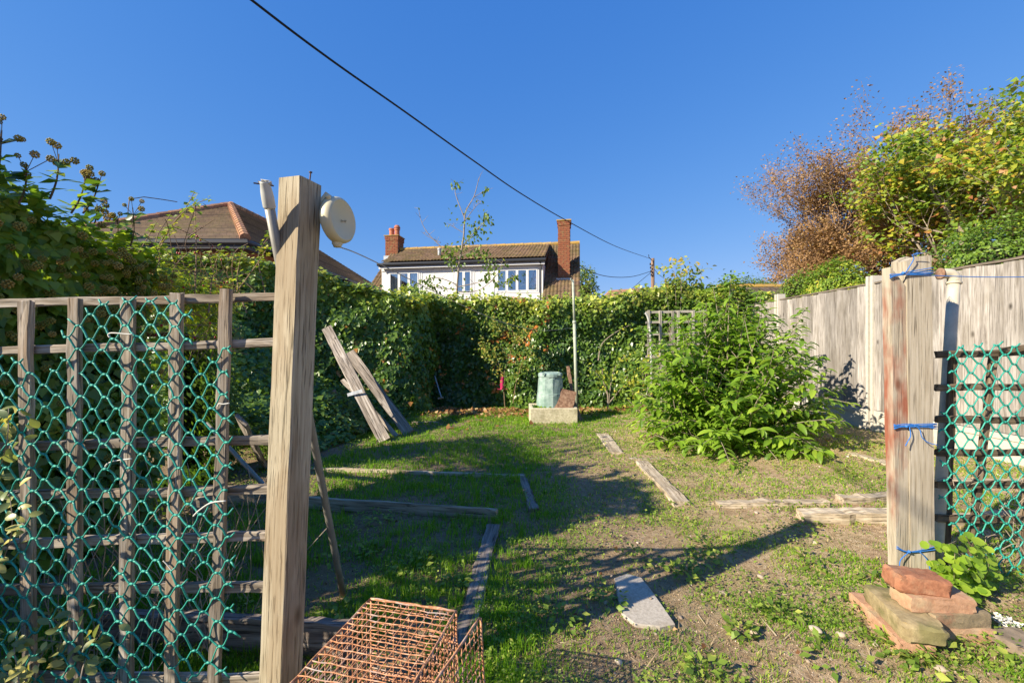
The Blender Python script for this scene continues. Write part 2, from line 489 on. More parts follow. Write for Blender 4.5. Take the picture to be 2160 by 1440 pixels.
# stone trough
m, nt = newmat('mossy_cast_stone'); v = coords(nt)
n1 = noise(nt, v, 40, 5); n2 = noise(nt, v, 7, 4)
c = ramp(nt, n1, [(.3, (.38, .33, .21)), (.65, (.60, .54, .38))])
c = mix(nt, maprange(nt, n2, .5, .7, 0, .6), c, (.22, .20, .11))
M_STONE = finish(m, nt, c, .95, bump=n1, bstr=.6, bdist=.004)
m, nt = newmat('yellow_lichen_block'); v = coords(nt)
n1 = noise(nt, v, 30, 6); n2 = noise(nt, v, 9, 5)
c = ramp(nt, n1, [(.3, (.22, .165, .085)), (.65, (.38, .30, .16))])
c = mix(nt, maprange(nt, n2, .48, .62, 0, .75), c, (.15, .14, .05))
M_BLOCK = finish(m, nt, c, .95, bump=n1, bstr=.8, bdist=.005)
def brickmat(name, a, b, d):
    m, nt = newmat(name); v = coords(nt)
    n1 = noise(nt, v, 55, 6, .7); n2 = noise(nt, v, 9, 5)
    c = ramp(nt, n1, [(.3, a), (.7, b)])
    c = mix(nt, maprange(nt, n2, .5, .66, 0, .8), c, d)
    return finish(m, nt, c, .95, bump=n1, bstr=.8, bdist=.004, spec=.15)
M_BRICKRED = brickmat('weathered_red_brick', (.24, .10, .055), (.40, .18, .10), (.33, .21, .13))
M_BRICKPINK = brickmat('pale_pink_brick', (.36, .19, .11), (.48, .29, .18), (.42, .33, .20))
M_BRICKGREEN = brickmat('green_stained_brick', (.20, .16, .10), (.30, .23, .14), (.34, .15, .085))
M_CHIMBRICK = brickmat('chimney_brick', (.19, .065, .035), (.30, .115, .06), (.24, .17, .08))

# concrete slab
m, nt = newmat('grey_slab_concrete'); v = coords(nt)
n1 = noise(nt, v, 90, 4); n2 = noise(nt, v, 6, 5)
c = ramp(nt, n1, [(.35, (.34, .30, .24)), (.65, (.48, .43, .35))])
c = mix(nt, maprange(nt, n2, .5, .7, 0, .5), c, (.28, .22, .15))
M_SLAB = finish(m, nt, c, .95, bump=n1, bstr=.5)

M_ROCK = plain('brown_rock', (.22, .17, .12), .95, .3, 25)
# soil ground
m, nt = newmat('garden_soil')
v = coords(nt, 'Object', perobj=False)
n1 = noise(nt, v, 1.1, 6, .6); n2 = noise(nt, v, 28, 6, .7); n3 = noise(nt, v, 140, 4, .7)
c = ramp(nt, n2, [(.32, (.24, .155, .085)), (.5, (.46, .33, .20)), (.68, (.60, .47, .31))])
c = mix(nt, maprange(nt, n1, .42, .62, 0, .45), c, (.27, .24, .09))
c = mix(nt, maprange(nt, n3, .62, .72, 0, .8), c, (.44, .36, .25))
c = mix(nt, maprange(nt, noise(nt, coords(nt, 'Object', perobj=False, scale=(1, 1.3, 1)), 3.2, 5), .5, .68, 0, .5), c, (.20, .13, .075))
# towards the left hedge the soil is darker
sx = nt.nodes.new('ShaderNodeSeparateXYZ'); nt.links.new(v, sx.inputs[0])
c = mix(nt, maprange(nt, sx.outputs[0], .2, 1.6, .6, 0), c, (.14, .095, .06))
b2 = nt.nodes.new('ShaderNodeMath'); b2.operation = 'ADD'; nt.links.new(n2, b2.inputs[0]); nt.links.new(n3, b2.inputs[1])
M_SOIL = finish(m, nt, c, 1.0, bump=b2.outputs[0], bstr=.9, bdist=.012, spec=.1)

# roof tiles
def tilemat(name, a, b, moss, lich, moss_amt=.8, lich_amt=.8):
    m, nt = newmat(name)
    tc = nt.nodes.new('ShaderNodeNewGeometry')
    n1 = noise(nt, tc.outputs['Position'], 9, 5, .7); n2 = noise(nt, tc.outputs['Position'], 1.6, 5, .65); n3 = noise(nt, tc.outputs['Position'], 5, 5, .7)
    c = ramp(nt, n1, [(.35, a), (.65, b)])
    oi = nt.nodes.new('ShaderNodeObjectInfo')
    hv = nt.nodes.new('ShaderNodeHueSaturation'); nt.links.new(c, hv.inputs['Color']); nt.links.new(maprange(nt, oi.outputs['Random'], 0, 1, .8, 1.2), hv.inputs['Value'])
    c = mix(nt, maprange(nt, n2, .42, .62, 0, moss_amt), hv.outputs[0], moss)
    c = mix(nt, maprange(nt, n3, .56, .68, 0, lich_amt), c, lich)
    return finish(m, nt, c, .95, bump=n1, bstr=.6, bdist=.01, spec=.15)
M_TILE = tilemat('mossy_brown_tile', (.12, .075, .05), (.21, .14, .09), (.10, .09, .03), (.30, .20, .06), .6, .5)
M_RIDGE = tilemat('orange_lichen_ridge', (.25, .17, .08), (.4, .28, .12), (.45, .27, .05), (.5, .33, .08))
M_TILEDARK = tilemat('dark_grey_tile', (.055, .045, .04), (.12, .09, .075), (.08, .075, .04), (.2, .14, .08), .5, .3)
M_TILEOR = tilemat('orange_tile', (.27, .13, .08), (.38, .21, .13), (.4, .25, .1), (.5, .36, .2), .4, .4)
m, nt = newmat('small_plain_tiles'); v = coords(nt, 'UV', perobj=False)
bt = nt.nodes.new('ShaderNodeTexBrick'); nt.links.new(v, bt.inputs['Vector'])
bt.inputs['Scale'].default_value = 1; bt.inputs['Brick Width'].default_value = .17; bt.inputs['Row Height'].default_value = .11; bt.inputs['Mortar Size'].default_value = .006
bt.inputs['Color1'].default_value = (.25, .175, .12, 1); bt.inputs['Color2'].default_value = (.17, .12, .085, 1); bt.inputs['Mortar'].default_value = (.08, .06, .045, 1)
tc = nt.nodes.new('ShaderNodeNewGeometry'); n2 = noise(nt, tc.outputs['Position'], 1.2, 6, .7)
c = mix(nt, maprange(nt, n2, .42, .66, 0, .6), bt.outputs['Color'], (.23, .19, .09))
M_PLAINTILE = finish(m, nt, c, .95, bump=bt.outputs['Fac'], bstr=-.5, bdist=.01)

# glass: reflects the sky, lets the curtains show
m, nt = newmat('window_glass')
gl = nt.nodes.new('ShaderNodeBsdfGlossy'); gl.inputs['Roughness'].default_value = .03; gl.inputs['Color'].default_value = (.8, .88, .95, 1)
tr = nt.nodes.new('ShaderNodeBsdfTransparent'); tr.inputs['Color'].default_value = (.75, .8, .8, 1)
mx = nt.nodes.new('ShaderNodeMixShader'); mx.inputs[0].default_value = .45; o = nt.nodes.new('ShaderNodeOutputMaterial')
nt.links.new(tr.outputs[0], mx.inputs[1]); nt.links.new(gl.outputs[0], mx.inputs[2]); nt.links.new(mx.outputs[0], o.inputs[0])
M_GLASS = m
M_CURTAIN = plain('pale_curtain', (.62, .64, .62), .9, .06)
M_PINKCURTAIN = plain('patterned_pink_curtain', (.50, .34, .34), .9, .3, 12)
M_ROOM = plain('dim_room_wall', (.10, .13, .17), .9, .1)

# compost bin plastic with chalky bloom
m, nt = newmat('faded_green_bin'); v = coords(nt)
n1 = noise(nt, v, 9, 5); n2 = noise(nt, v, 40, 4)
c = ramp(nt, n1, [(.35, (.17, .26, .22)), (.65, (.33, .42, .38))])
M_BIN = finish(m, nt, c, .6, bump=n2, bstr=.1)

# foliage
GRN = leafmat
L_IVY = leafmat('ivy_leaf', [(0, (0.045, 0.095, 0.018)), (.45, (0.11, 0.20, 0.028)), (.8, (0.23, 0.34, 0.038)), (1, (0.35, 0.42, 0.05))], .38, .38, .5)
L_IVYBACK = leafmat('sunny_ivy_leaf', [(0, (0.043, 0.090, 0.020)), (.35, (0.092, 0.180, 0.026)), (.75, (0.241, 0.336, 0.039)), (.93, (0.454, 0.456, 0.066)), (1, (0.568, 0.216, 0.055))], .34, .25, .5)
L_IVYDARK = leafmat('old_ivy_leaf', [(0, (0.017, 0.041, 0.018)), (.5, (0.028, 0.070, 0.022)), (.9, (0.064, 0.120, 0.028)), (1, (0.327, 0.108, 0.033))], .36, .18, .5)
L_BRAMBLE = leafmat('bramble_leaf', [(0, (0.057, 0.108, 0.015)), (.35, (0.156, 0.240, 0.024)), (.7, (0.355, 0.396, 0.044)), (.92, (0.469, 0.396, 0.055)), (1, (0.483, 0.168, 0.055))], .45, .4)
L_SHRUB = leafmat('glossy_shrub_leaf', [(0, (0.085, 0.165, 0.018)), (.5, (0.185, 0.315, 0.028)), (1, (0.33, 0.45, 0.045))], .40, .38, .4)
L_SYC = leafmat('sycamore_leaf', [(0, (.07, .15, .018)), (.45, (.20, .29, .025)), (.65, (.36, .37, .035)), (.78, (.46, .37, .035)), (.9, (.40, .19, .05)), (1, (.30, .12, .05))], .5, .35)
L_RUST = leafmat('rusty_autumn_leaf', [(0, (.17, .10, .05)), (.4, (.30, .175, .085)), (.75, (.40, .25, .11)), (1, (.42, .33, .13))], .6, .3, .2)
L_HEDGE = leafmat('mid_green_leaf', [(0, (0.064, 0.120, 0.018)), (.5, (0.142, 0.240, 0.026)), (.85, (0.312, 0.384, 0.039)), (1, (0.596, 0.504, 0.066))], .45, .3)
L_YELLOW = leafmat('yellowing_leaf', [(0, (.07, .14, .018)), (.5, (.16, .24, .03)), (.8, (.36, .34, .05)), (1, (.5, .33, .08))], .5, .38)
L_GRASS = leafmat('grass_blade', [(0, (.07, .16, .012)), (.45, (.15, .31, .018)), (.8, (.28, .43, .03)), (.93, (.44, .45, .08)), (1, (.6, .5, .25))], .5, .45, .3)
L_WEED = leafmat('weed_leaf', [(0, (0.085, 0.156, 0.022)), (.6, (0.199, 0.288, 0.039)), (1, (0.383, 0.408, 0.077))], .5, .3, .3)
L_DRY = leafmat('dead_leaf', [(0, (.10, .05, .025)), (.4, (.24, .11, .045)), (.7, (.38, .2, .08)), (1, (.5, .38, .2))], .8, .2, .1)
L_STRAW = leafmat('dry_stalk', [(0, (.2, .14, .08)), (.6, (.38, .29, .17)), (1, (.52, .43, .28))], .8, .15, .1)
L_UMBEL2 = leafmat('green_ivy_flower_head', [(0, (.12, .17, .03)), (.5, (.22, .28, .05)), (1, (.32, .34, .07))], .7, .1, .2)
L_UMBEL = leafmat('ivy_flower_head', [(0, (.17, .17, .03)), (.5, (.34, .28, .06)), (1, (.48, .32, .09))], .7, .1, .2)
L_VARIEG = leafmat('variegated_leaf', [(0, (0.142, 0.192, 0.077)), (.5, (0.312, 0.324, 0.110)), (1, (0.600, 0.504, 0.143))], .4, .25, .4)
L_STONE = leafmat('pebble_surface', [(0, (.16, .12, .085)), (.5, (.33, .26, .19)), (.85, (.50, .42, .32)), (1, (.72, .70, .66))], .9, 0)
L_BERRY = leafmat('red_hip', [(0, (.35, .02, .02)), (1, (.5, .04, .03))], .3, 0)
L_SOILCRUMB = leafmat('soil_crumb', [(0, (.12, .075, .042)), (.5, (.30, .21, .13)), (1, (.55, .43, .29))], 1.0, 0, .1)
# ------------------------------------------------------------------ ground
xs = np.concatenate([[-400, -150, -60, -25, -12, -8], np.arange(-5, 6.01, .045), [8, 12, 25, 60, 150, 400]])
ys = np.concatenate([[-400, -100, -30, -12, -5, -2, -1, 0], np.arange(.6, 5, .04), np.arange(5, 9, .08), [9.5, 10.5, 12, 14, 20, 40, 100, 250, 600]])
V, T = grid_mesh(xs, ys, lambda X, Y: np.stack([X, Y, ground_z(X, Y)], -1))
o = link('ground', np_mesh('ground', V, T, M_SOIL, smooth=True)); o['kind'] = 'structure'

# planks and slabs that keep the grass off: (x0,y0,x1,y1,halfwidth)
KEEP = []
def gplank(name_label, a, b, w, t, mat, sink=.38, up=(0, 0, 1), grp='weathered timbers laid on the ground', keep=True, lift=0, **k):
    """An edging timber laid on the soil between two photographed ground points."""
    A = G(*a); B = G(*b)
    A.z += t * (.5 - sink) + lift; B.z += t * (.5 - sink) + lift
    root = plank('edging_board', A, B, w, t, mat, None, up, rough=.006, seg=16, bev=.004, ends=.015, **k)
    tag(root, name_label, 'timber', grp)
    if keep: KEEP.append((A.x, A.y, B.x, B.y, w * .42))
    return root
gplank('long grey plank in the left bed, its near end by the rusty cage', (1040, 1113), (962, 1372), .085, .045, M_DARKWOOD, rs=1)
gplank('narrow rotten board beside the soil path, near the far end of the left beds', (1098, 1002), (1128, 1080), .07, .035, M_DARKWOOD, rs=2)
gplank('brown board set on edge across the left bed, ending near the long grey plank', (600, 1066), (1050, 1097), .028, .085, M_GROUNDWOOD, sink=.05, rs=3)
gplank('thin board almost buried in grass, farthest across the left bed', (640, 993), (1108, 1007), .03, .04, M_GROUNDWOOD, sink=.1, rs=4)
gplank('short bleached plank on the path right of the stone trough', (1270, 918), (1302, 958), .15, .045, M_GROUNDWOOD, rs=5)
gplank('small thin bleached strip lying across the top of the long right hand plank', (1325, 968), (1408, 969), .045, .03, M_GROUNDWOOD, rs=6)
gplank('long cracked bleached plank running beside the soil path, split at its near end', (1352, 977), (1434, 1068), .12, .05, M_GROUNDWOOD, rs=7)
gplank('long pale timber half sunk in soil, crossing the right bed towards the gate post', (1512, 1068), (1745, 1066), .075, .04, M_GROUNDWOOD, rs=8)
gplank('pale short timber just left of the gate post, continuing the sunken one', (1768, 1058), (1915, 1050), .085, .05, M_GROUNDWOOD, sink=.1, rs=9)
gplank('thick grey timber in front of the short pale timber, left of the gate post', (1685, 1095), (1930, 1093), .11, .07, M_GROUNDWOOD, sink=.15, rs=10)
gplank('pale plank in the grass at the foot of the feather board fence', (1792, 958), (1925, 992), .10, .03, M_GROUNDWOOD, rs=11)
gplank('wide silvery board on edge behind the rusty cage, at the foot of the lattice', (215, 1352), (745, 1384), .04, .13, M_DARKWOOD, sink=.0, rs=12)
gplank('small brown board by the foot of the leaning boards at the hedge', (868, 893), (925, 891), .06, .03, M_GROUNDWOOD, rs=13)
gplank('brown timber baulk seen through the lattice, lying at the foot of the hedge', (400, 1085), (575, 1058), .06, .12, M_GROUNDWOOD, sink=.1, rs=14)
gplank('brown timber behind the right hand netting, nearest to the gate post base', (1990, 1105), (2300, 1085), .07, .06, M_GROUNDWOOD, sink=.1, rs=15)
gplank('second brown timber behind the right hand netting, towards the fence', (1960, 1022), (2280, 1030), .07, .05, M_GROUNDWOOD, sink=.1, rs=16)

# concrete slab: tapered, a round cut at one end
sl = [(1296, 1222), (1322, 1214), (1352, 1222), (1372, 1245), (1398, 1285), (1424, 1326), (1392, 1330), (1340, 1322), (1312, 1300), (1302, 1262)]
pts = [G(*q) for q in sl]; zt = sum(p.z for p in pts) / len(pts) + .012
mb = MB(); n = len(pts)
cc = sum(pts, Vector()) / n
top = [Vector((p.x, p.y, zt)) for p in pts]
ins = [q + (Vector((cc.x, cc.y, zt)) - q).normalized() * .006 + Vector((0, 0, .004)) for q in top]
mb.add(ins + top + [q - Vector((0, 0, .05)) for q in top], [tuple(range(n))[::-1]] + [(i, (i + 1) % n, (i + 1) % n + n, i + n) for i in range(n)] + [(i + n, (i + 1) % n + n, (i + 1) % n + 2 * n, i + 2 * n) for i in range(n)])
mb.v = [(a - cc.x, b - cc.y, c) for a, b, c in mb.v]
o = mb.build('stone_slab', M_SLAB, mw=Matrix.Translation((cc.x, cc.y, 0)))
tag(o, 'grey concrete slab with a rounded end let into the bare soil path', 'slab')
SLABC = (cc.x, cc.y)

# ------------------------------------------------------------------ right hand feather board fence
FX = 4.48
FG = .145                                            # ground level at the fence
fposts = [1.56, 3.43, 5.30, 7.16, 9.02]
labels = {1.56: 'pale concrete fence post nearest the viewer, past the right hand edge of the lattice',
          3.43: 'pale concrete fence post at the near end of the panel behind the right netting', 9.02: 'pale concrete fence post in the far right corner, hidden by shrub and climbers',
          5.30: 'pale concrete fence post with slotted top, the nearest one left of the gate post',
          7.16: 'pale concrete fence post rising above the big leafy shrub'}
gp = 'concrete posts of the feather board fence'
for i, y in enumerate(fposts):
    mb = MB()
    x0, x1 = FX - .045, FX + .075
    h = 2.07 if y > 4 else 2.05
    zt = FG - .1; top = h
    w = .05
    mb.box((x0, y - w, zt), (x1, y - .018, top)).box((x0, y + .018, zt), (x1, y + w, top)).box((x0 + .035, y - .018, zt), (x1 - .03, y + .018, top - .06))
    o = mb.build('concrete_post', M_CONC)
    tag(o, labels.get(y, 'pale concrete fence post hidden by plants and netting at the side fence'), 'fence post', gp)
bays = list(zip(fposts[:-1], fposts[1:]))
blab = ['weathered grey feather board fence panel nearest the viewer, past the right edge',
        'weathered grey feather board fence panel behind the right hand gate post and netting',
        'weathered grey feather board fence panel behind the big leafy shrub, carrying its shadow',
        'farthest weathered grey feather board fence panel, beside the lattice']
for (a, b), lab in zip(bays, blab):
    r = empty('fence_panel', (FX, (a + b) / 2, FG + .28), lab, 'fence panel', 'panels of the feather board fence')
    y0, y1 = a + .055, b - .055
    nb = 15; step = (y1 - y0) / nb
    for k in range(nb):
        ya = y0 + k * step; rr = random.Random(k * 7 + int(a * 10))
        w = step + .03; zt = 1.962 + rr.uniform(-.014, .006)
        L = zt - (FG + .27)
        # one tapered board: thick at one edge, thin at the other, a little cupped
        mb = MB(); sg = 5; vs = []; fs = []
        for s_ in range(sg + 1):
            f = s_ / sg; j = rr.gauss(0, .0015)
            for (yy, xx) in ((0, -.004), (w, -.025), (w, -.006), (0, .000)):
                vs.append((xx + j, yy - w / 2 + rr.gauss(0, .0008), f * L))
        for s_ in range(sg):
            for q in range(4):
                c0 = s_ * 4 + q; c1 = s_ * 4 + (q + 1) % 4
                fs.append((c0, c0 + 4, c1 + 4, c1))
        fs += [(0, 1, 2, 3), (sg * 4 + 3, sg * 4 + 2, sg * 4 + 1, sg * 4)]
        mb.add(vs, fs)
        mb.build('board', M_FENCE, r, mw=Matrix.Translation((FX + rr.uniform(-.002, .002), ya + w / 2, FG + .27)))
    plank('capping_rail', (FX + .0, y0, 1.978), (FX + .0, y1, 1.978), .05, .022, M_FCAP, r, rough=.002)
    for z in (.62, 1.15, 1.75):
        plank('rail', (FX + .025, y0, z), (FX + .025, y1, z), .04, .045, M_FCAP, r)
    # gravel board with its recessed face
    g = MB(); g.box((FX - .012, y0 - .03, FG - .12), (FX + .03, y1 + .03, FG + .262))
    g.box((FX - .024, y0 - .03, FG + .21), (FX - .0125, y1 + .03, FG + .26)).box((FX - .024, y0 - .03, FG - .1), (FX - .0125, y1 + .03, FG + .05))
    for yy in (y0 - .03, y1 - .06): g.box((FX - .024, yy, FG + .05), (FX - .0125, yy + .09, FG + .21))
    o = g.build('gravel_board', M_CONC); tag(o, 'concrete gravel board under the ' + lab.replace('weathered grey feather board ', ''), 'gravel board', 'concrete gravel boards under the fence')

# ------------------------------------------------------------------ white house behind the hedge
def tile_mesh(name, w, l, mat):
    us = np.linspace(0, 1, 9); V = []; Tt = []
    prof = [.018 * (1 + math.cos((u * 2 - .5) * 2 * math.pi)) for u in us]
    for yy, dz in ((0, 0), (l * 1.12, .022)):
        for u, p in zip(us, prof): V.append(((u - .5) * w * 1.0, -yy, p + dz))
    for u, p in zip(us, prof): V.append(((u - .5) * w, -l * 1.12, p * .8 - .006))
    for r_ in range(2):
        for k in range(8):
            a = r_ * 9 + k; Tt += [(a, a + 9, a + 10), (a, a + 10, a + 1)]
    return np_mesh(name, np.array(V), np.array(Tt), mat)
def tile_roof(root, O, U, S, ncol, nrow, tw, tl, mat, keep=None, name='tile'):
    """Tiles from origin O (top edge, left) along unit U, down the slope along unit S, as child objects (world coordinates)."""
    U = Vector(U).normalized(); S = Vector(S).normalized(); Nn = U.cross(S) * -1
    if Nn.z < 0: Nn = -Nn
    me = tile_mesh(name, tw, tl, mat)
    for r_ in range(nrow):
        for c_ in range(ncol):
            if keep and not keep(c_, r_): continue
            p = Vector(O) + U * ((c_ + .5) * tw) + S * (r_ * tl) + Nn * (.012 + random.uniform(0, .006))
            yv = -S
            yv = (yv + Nn * random.uniform(-.008, .008)).normalized(); xv = U; zv = xv.cross(yv)
            M = Matrix(((xv.x, yv.x, zv.x, p.x), (xv.y, yv.y, zv.y, p.y), (xv.z, yv.z, zv.z, p.z), (0, 0, 0, 1)))
            o = bpy.data.objects.new(name, me); COL.objects.link(o); o.parent = root; o.matrix_basis = WM[root].inverted() @ M

HB = Vector((-5.19, 17.0, 0)); HA = math.atan2(-1.0, 6.35)
HM = Matrix.Translation(HB) @ Matrix.Rotation(HA, 4, 'Z')
house = empty('white_house', HB, 'white rendered house with a long dormer, mossy tiled roof and two brick chimneys', 'house', rz=HA)
def H(u, v, z): return HM @ Vector((u, v, z))
def hb(mb, name, mat, parent=None, **k): return mb.build(name, mat, parent or house, mw=HM.copy(), **k)
W = 6.43; ZR = 5.60; VR = 2.6; ZG = 4.44
# roof slopes
me_ = MB()
slope = (ZR - 3.0) / (VR + .35)
for ua, ub_, vb in ((-.72, -.01, -1.3), (.0, W, .25), (W + .01, 7.58, -1.3)):
    me_.add([(ua, VR, ZR), (ub_, VR, ZR), (ub_, vb, ZR - slope * (VR - vb)), (ua, vb, ZR - slope * (VR - vb))], [(0, 3, 2, 1)])
me_.add([(-.72, VR, ZR), (7.58, VR, ZR), (7.58, VR + .01, ZR - .02), (-.72, VR + .01, ZR - .02), (-.72, VR * 2 + 1.3, ZR - slope * (VR + 1.3)), (7.58, VR * 2 + 1.3, ZR - slope * (VR + 1.3))],
        [(0, 1, 5, 4)])
hb(me_, 'roof_deck', M_TILEDARK)
sv = Vector((0, -1, -slope)).normalized()
SW = (HM.to_3x3() @ sv); UW = (HM.to_3x3() @ Vector((1, 0, 0)))
tile_roof(house, H(-.72, VR, ZR), UW, SW, 3, 15, .27, .33, M_TILE)
tile_roof(house, H(W + .02, VR, ZR), UW, SW, 5, 15, .27, .33, M_TILE)
# dormer roof
dv = Vector((0, -(VR + .18), -(ZR - .06 - ZG))).normalized()
tile_roof(house, H(.09, VR, ZR + .02), UW, (HM.to_3x3() @ dv), 24, 9, .268, .334, M_TILE)
mb = MB(); mb.add([(-.05, VR, ZR - .02), (W + .1, VR, ZR - .02), (W + .1, -.2, ZG - .03), (-.05, -.2, ZG - .03), (-.05, VR, ZR - .14), (W + .1, VR, ZR - .14), (W + .1, -.2, ZG - .13), (-.05, -.2, ZG - .13)],
                  [(0, 3, 2, 1), (4, 5, 6, 7), (3, 7, 6, 2), (0, 4, 7, 3), (1, 2, 6, 5)])
hb(mb, 'dormer_roof', M_TILEDARK)
for k in range(21):
    mb = MB(); u0 = -.72 + k * .405
    mb.tube([(u0, VR, ZR + .015), (u0 + .41, VR, ZR + .03)], .105, 8); hb(mb, 'ridge_tile', M_RIDGE)
# verge boards of the dormer, gutter and downpipe
mb = MB(); mb.tube([(-.06, -.26, ZG - .04), (W + .12, -.26, ZG - .04)], .06, 8); hb(mb, 'gutter', M_GUTTER)
mb = MB(); mb.box((-.03, -.2, ZG - .2), (W + .08, -.17, ZG - .1)); hb(mb, 'fascia', M_WHITE)
mb = MB(); mb.tube([(W - .08, -.24, ZG - .08), (W - .08, -.12, ZG - .25), (W - .08, -.1, 2.4)], .035, 8); hb(mb, 'downpipe', M_GUTTER)
mb = MB()
def wallbox(u0, u1, z0, z1): mb.box((u0, 0, z0), (u1, .2, z1))
wins = [(.28, 1.60, 3), (3.02, 3.72, 2), (4.62, 6.28, 4)]
z0w, z1w = 3.22, ZG - .28
prev = 0
for a, b, n in wins:
    wallbox(prev, a, 2.2, ZG - .1); wallbox(a, b, 2.2, z0w); wallbox(a, b, z1w, ZG - .1); prev = b
wallbox(prev, W, 2.2, ZG - .1)
mb.box((0, .2, 2.2), (.15, VR, ZG - .05)).box((W - .15, .2, 2.2), (W, VR, ZG - .05))
hb(mb, 'wall', M_RENDER)
mb = MB()
for u in (1.66, 2.95, 3.78, 4.55): mb.box((u - .02, -.018, 2.4), (u + .02, -.002, ZG - .2))
mb.box((0, -.03, ZG - .27), (W, -.002, ZG - .205))
hb(mb, 'cover_strip', M_WHITE)
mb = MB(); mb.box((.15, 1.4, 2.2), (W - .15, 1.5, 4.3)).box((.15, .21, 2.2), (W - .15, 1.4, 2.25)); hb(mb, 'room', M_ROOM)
for wi, (a, b, n) in enumerate(wins):
    f = MB(); t = .05
    f.box((a, -.02, z0w), (a + t, .06, z1w)).box((b - t, -.02, z0w), (b, .06, z1w)).box((a + t, -.02, z0w), (b - t, .06, z0w + t)).box((a + t, -.02, z1w - t), (b - t, .06, z1w))
    fo = hb(f, 'window', M_WHITE)
    pw = (b - a - 2 * t) / n
    for k in range(n):
        u0, u1 = a + t + k * pw, a + t + (k + 1) * pw
        if wi == 2 and k == 1: pass
        s = MB(); q = .045; e = .004
        s.box((u0 + e, -.035, z0w + t + e), (u0 + q, .03, z1w - t - e)).box((u1 - q, -.035, z0w + t + e), (u1 - e, .03, z1w - t - e))
        s.box((u0 + q, -.035, z0w + t + e), (u1 - q, .03, z0w + t + q)).box((u0 + q, -.035, z1w - t - q), (u1 - q, .03, z1w - t - e))
        WM[fo] = HM.copy()
        s.build('sash', M_WHITE, fo, mw=HM.copy())
        g = MB(); g.add([(u0 + q, .0, z0w + t + q), (u1 - q, .0, z0w + t + q), (u1 - q, .0, z1w - t - q), (u0 + q, .0, z1w - t - q)], [(0, 1, 2, 3)])
        g.build('pane', M_GLASS, fo, mw=HM.copy())
    def curtain(u0, u1, mat):
        c = MB(); kk = 24; vs = []
        for i in range(kk + 1):
            f_ = i / kk; x = u0 + (u1 - u0) * f_; y = .16 + .03 * math.sin(f_ * 28)
            vs += [(x, y, z0w - .1), (x, y, z1w + .05)]
        c.add(vs, [(2 * i, 2 * i + 2, 2 * i + 3, 2 * i + 1) for i in range(kk)])
        c.build('curtain', mat, fo, mw=HM.copy(), smooth=True)
    if wi == 0: curtain(a + .02, a + .5, M_CURTAIN); curtain(b - .42, b - .02, M_CURTAIN)
    if wi == 1: curtain(a + .02, a + .4, M_CURTAIN)
    if wi == 2: curtain(a + .02, a + .5, M_CURTAIN); curtain(b - .3, b - .02, M_PINKCURTAIN)
# plumbing vent
mb = MB(); mb.lathe([(.06, 0), (.06, .42), (.075, .42), (.075, .50), (.02, .52)], H(2.15, .7, 4.68), n=12); mb.build('vent_pipe', M_LEAD, house)
# chimneys
def chimney(u0, u1, v0, v1, z0, z1, capz, crown=True):
    core = MB(); e = .012
    core.box((u0 + e, v0 + e, z0), (u1 - e, v1 - e, z1 - .01)); c = hb(core, 'chimney', M_MORTAR)
    WM[c] = HM.copy()
    b = MB(); hh = .075; k = 0; z = z0
    while z < z1 - .02:
        ext = .025 if (crown and z > z1 - .24) else 0
        off = .11 if k % 2 else 0
        for (ax, lo, hi, fixed) in (('u', u0, u1, v0), ('v', v0, v1, u0), ('v', v0, v1, u1), ('u', u0, u1, v1)):
            p = lo - off + (0 if ax == 'u' else .11)
            while p < hi - .01:
                a0, a1 = max(p + .006, lo - ext), min(p + .219, hi + ext)
                if a1 - a0 > .03:
                    j = random.uniform(0, .006)
                    if ax == 'u':
                        y0, y1 = (fixed - ext - j, fixed + .05) if fixed == v0 else (fixed - .05, fixed + ext + j)
                        b.box((a0, y0, z + .004), (a1, y1, z + hh - .006))
                    else:
                        x0, x1 = (fixed - ext - j, fixed + .05) if fixed == u0 else (fixed - .05, fixed + ext + j)
                        b.box((x0, a0 + .002, z + .0045), (x1, a1 - .002, z + hh - .0065))
                p += .225
        z += hh; k += 1
    bo = b.build('brick', M_CHIMBRICK, c, mw=HM.copy()); bo['kind'] = 'stuff'
    s = MB(); s.box((u0 - .05, v0 - .05, z1), (u1 + .05, v1 + .05, z1 + capz)); s.build('capping', M_RIDGE, c, mw=HM.copy())
    return c
c = chimney(6.96, 7.42, .55, 1.10, 3.75, 6.02, .05)
mb = MB(); mb.box((6.90, .42, 3.45), (7.48, .54, 3.80)); mb.build('flashing', M_LEAD, c, mw=HM.copy())
c = chimney(-.95, -.35, 2.3, 2.95, 5.25, 6.20, .04)
for du in (-.78, -.52):
    mb = MB(); mb.lathe([(.12, 0), (.11, .28), (.13, .30), (.13, .38), (.10, .38)], (du, 2.62, 6.24), n=14); mb.build('chimney_pot', M_POT, c, smooth=False, mw=HM.copy())
mb = MB(); mb.lathe([(.0, .14), (.09, .12), (.14, .03), (.15, 0)], (-.52, 2.62, 6.64), n=14); mb.build('cowl', M_POT, c, mw=HM.copy())
mb = MB(); mb.box((-1.0, 2.24, 5.08), (-.30, 3.0, 5.30)); mb.build('flashing', M_LEAD, c, mw=HM.copy())
# gable walls
mb = MB(); zb = 0
for u in (-.66, 7.65):
    mb.box((u, -.2, 0), (u + .06, VR * 2 + .2, 3.1))
    mb.add([(u, -.2, 3.1), (u, VR * 2 + .2, 3.1), (u, VR, ZR - .1), (u + .06, -.2, 3.1), (u + .06, VR * 2 + .2, 3.1), (u + .06, VR, ZR - .1)], [(0, 1, 2), (3, 5, 4), (0, 2, 5, 3), (1, 4, 5, 2)])
mb.box((-.6, -.15, 0), (7.65, -.02, 2.6))
hb(mb, 'gable_wall', M_RENDER)

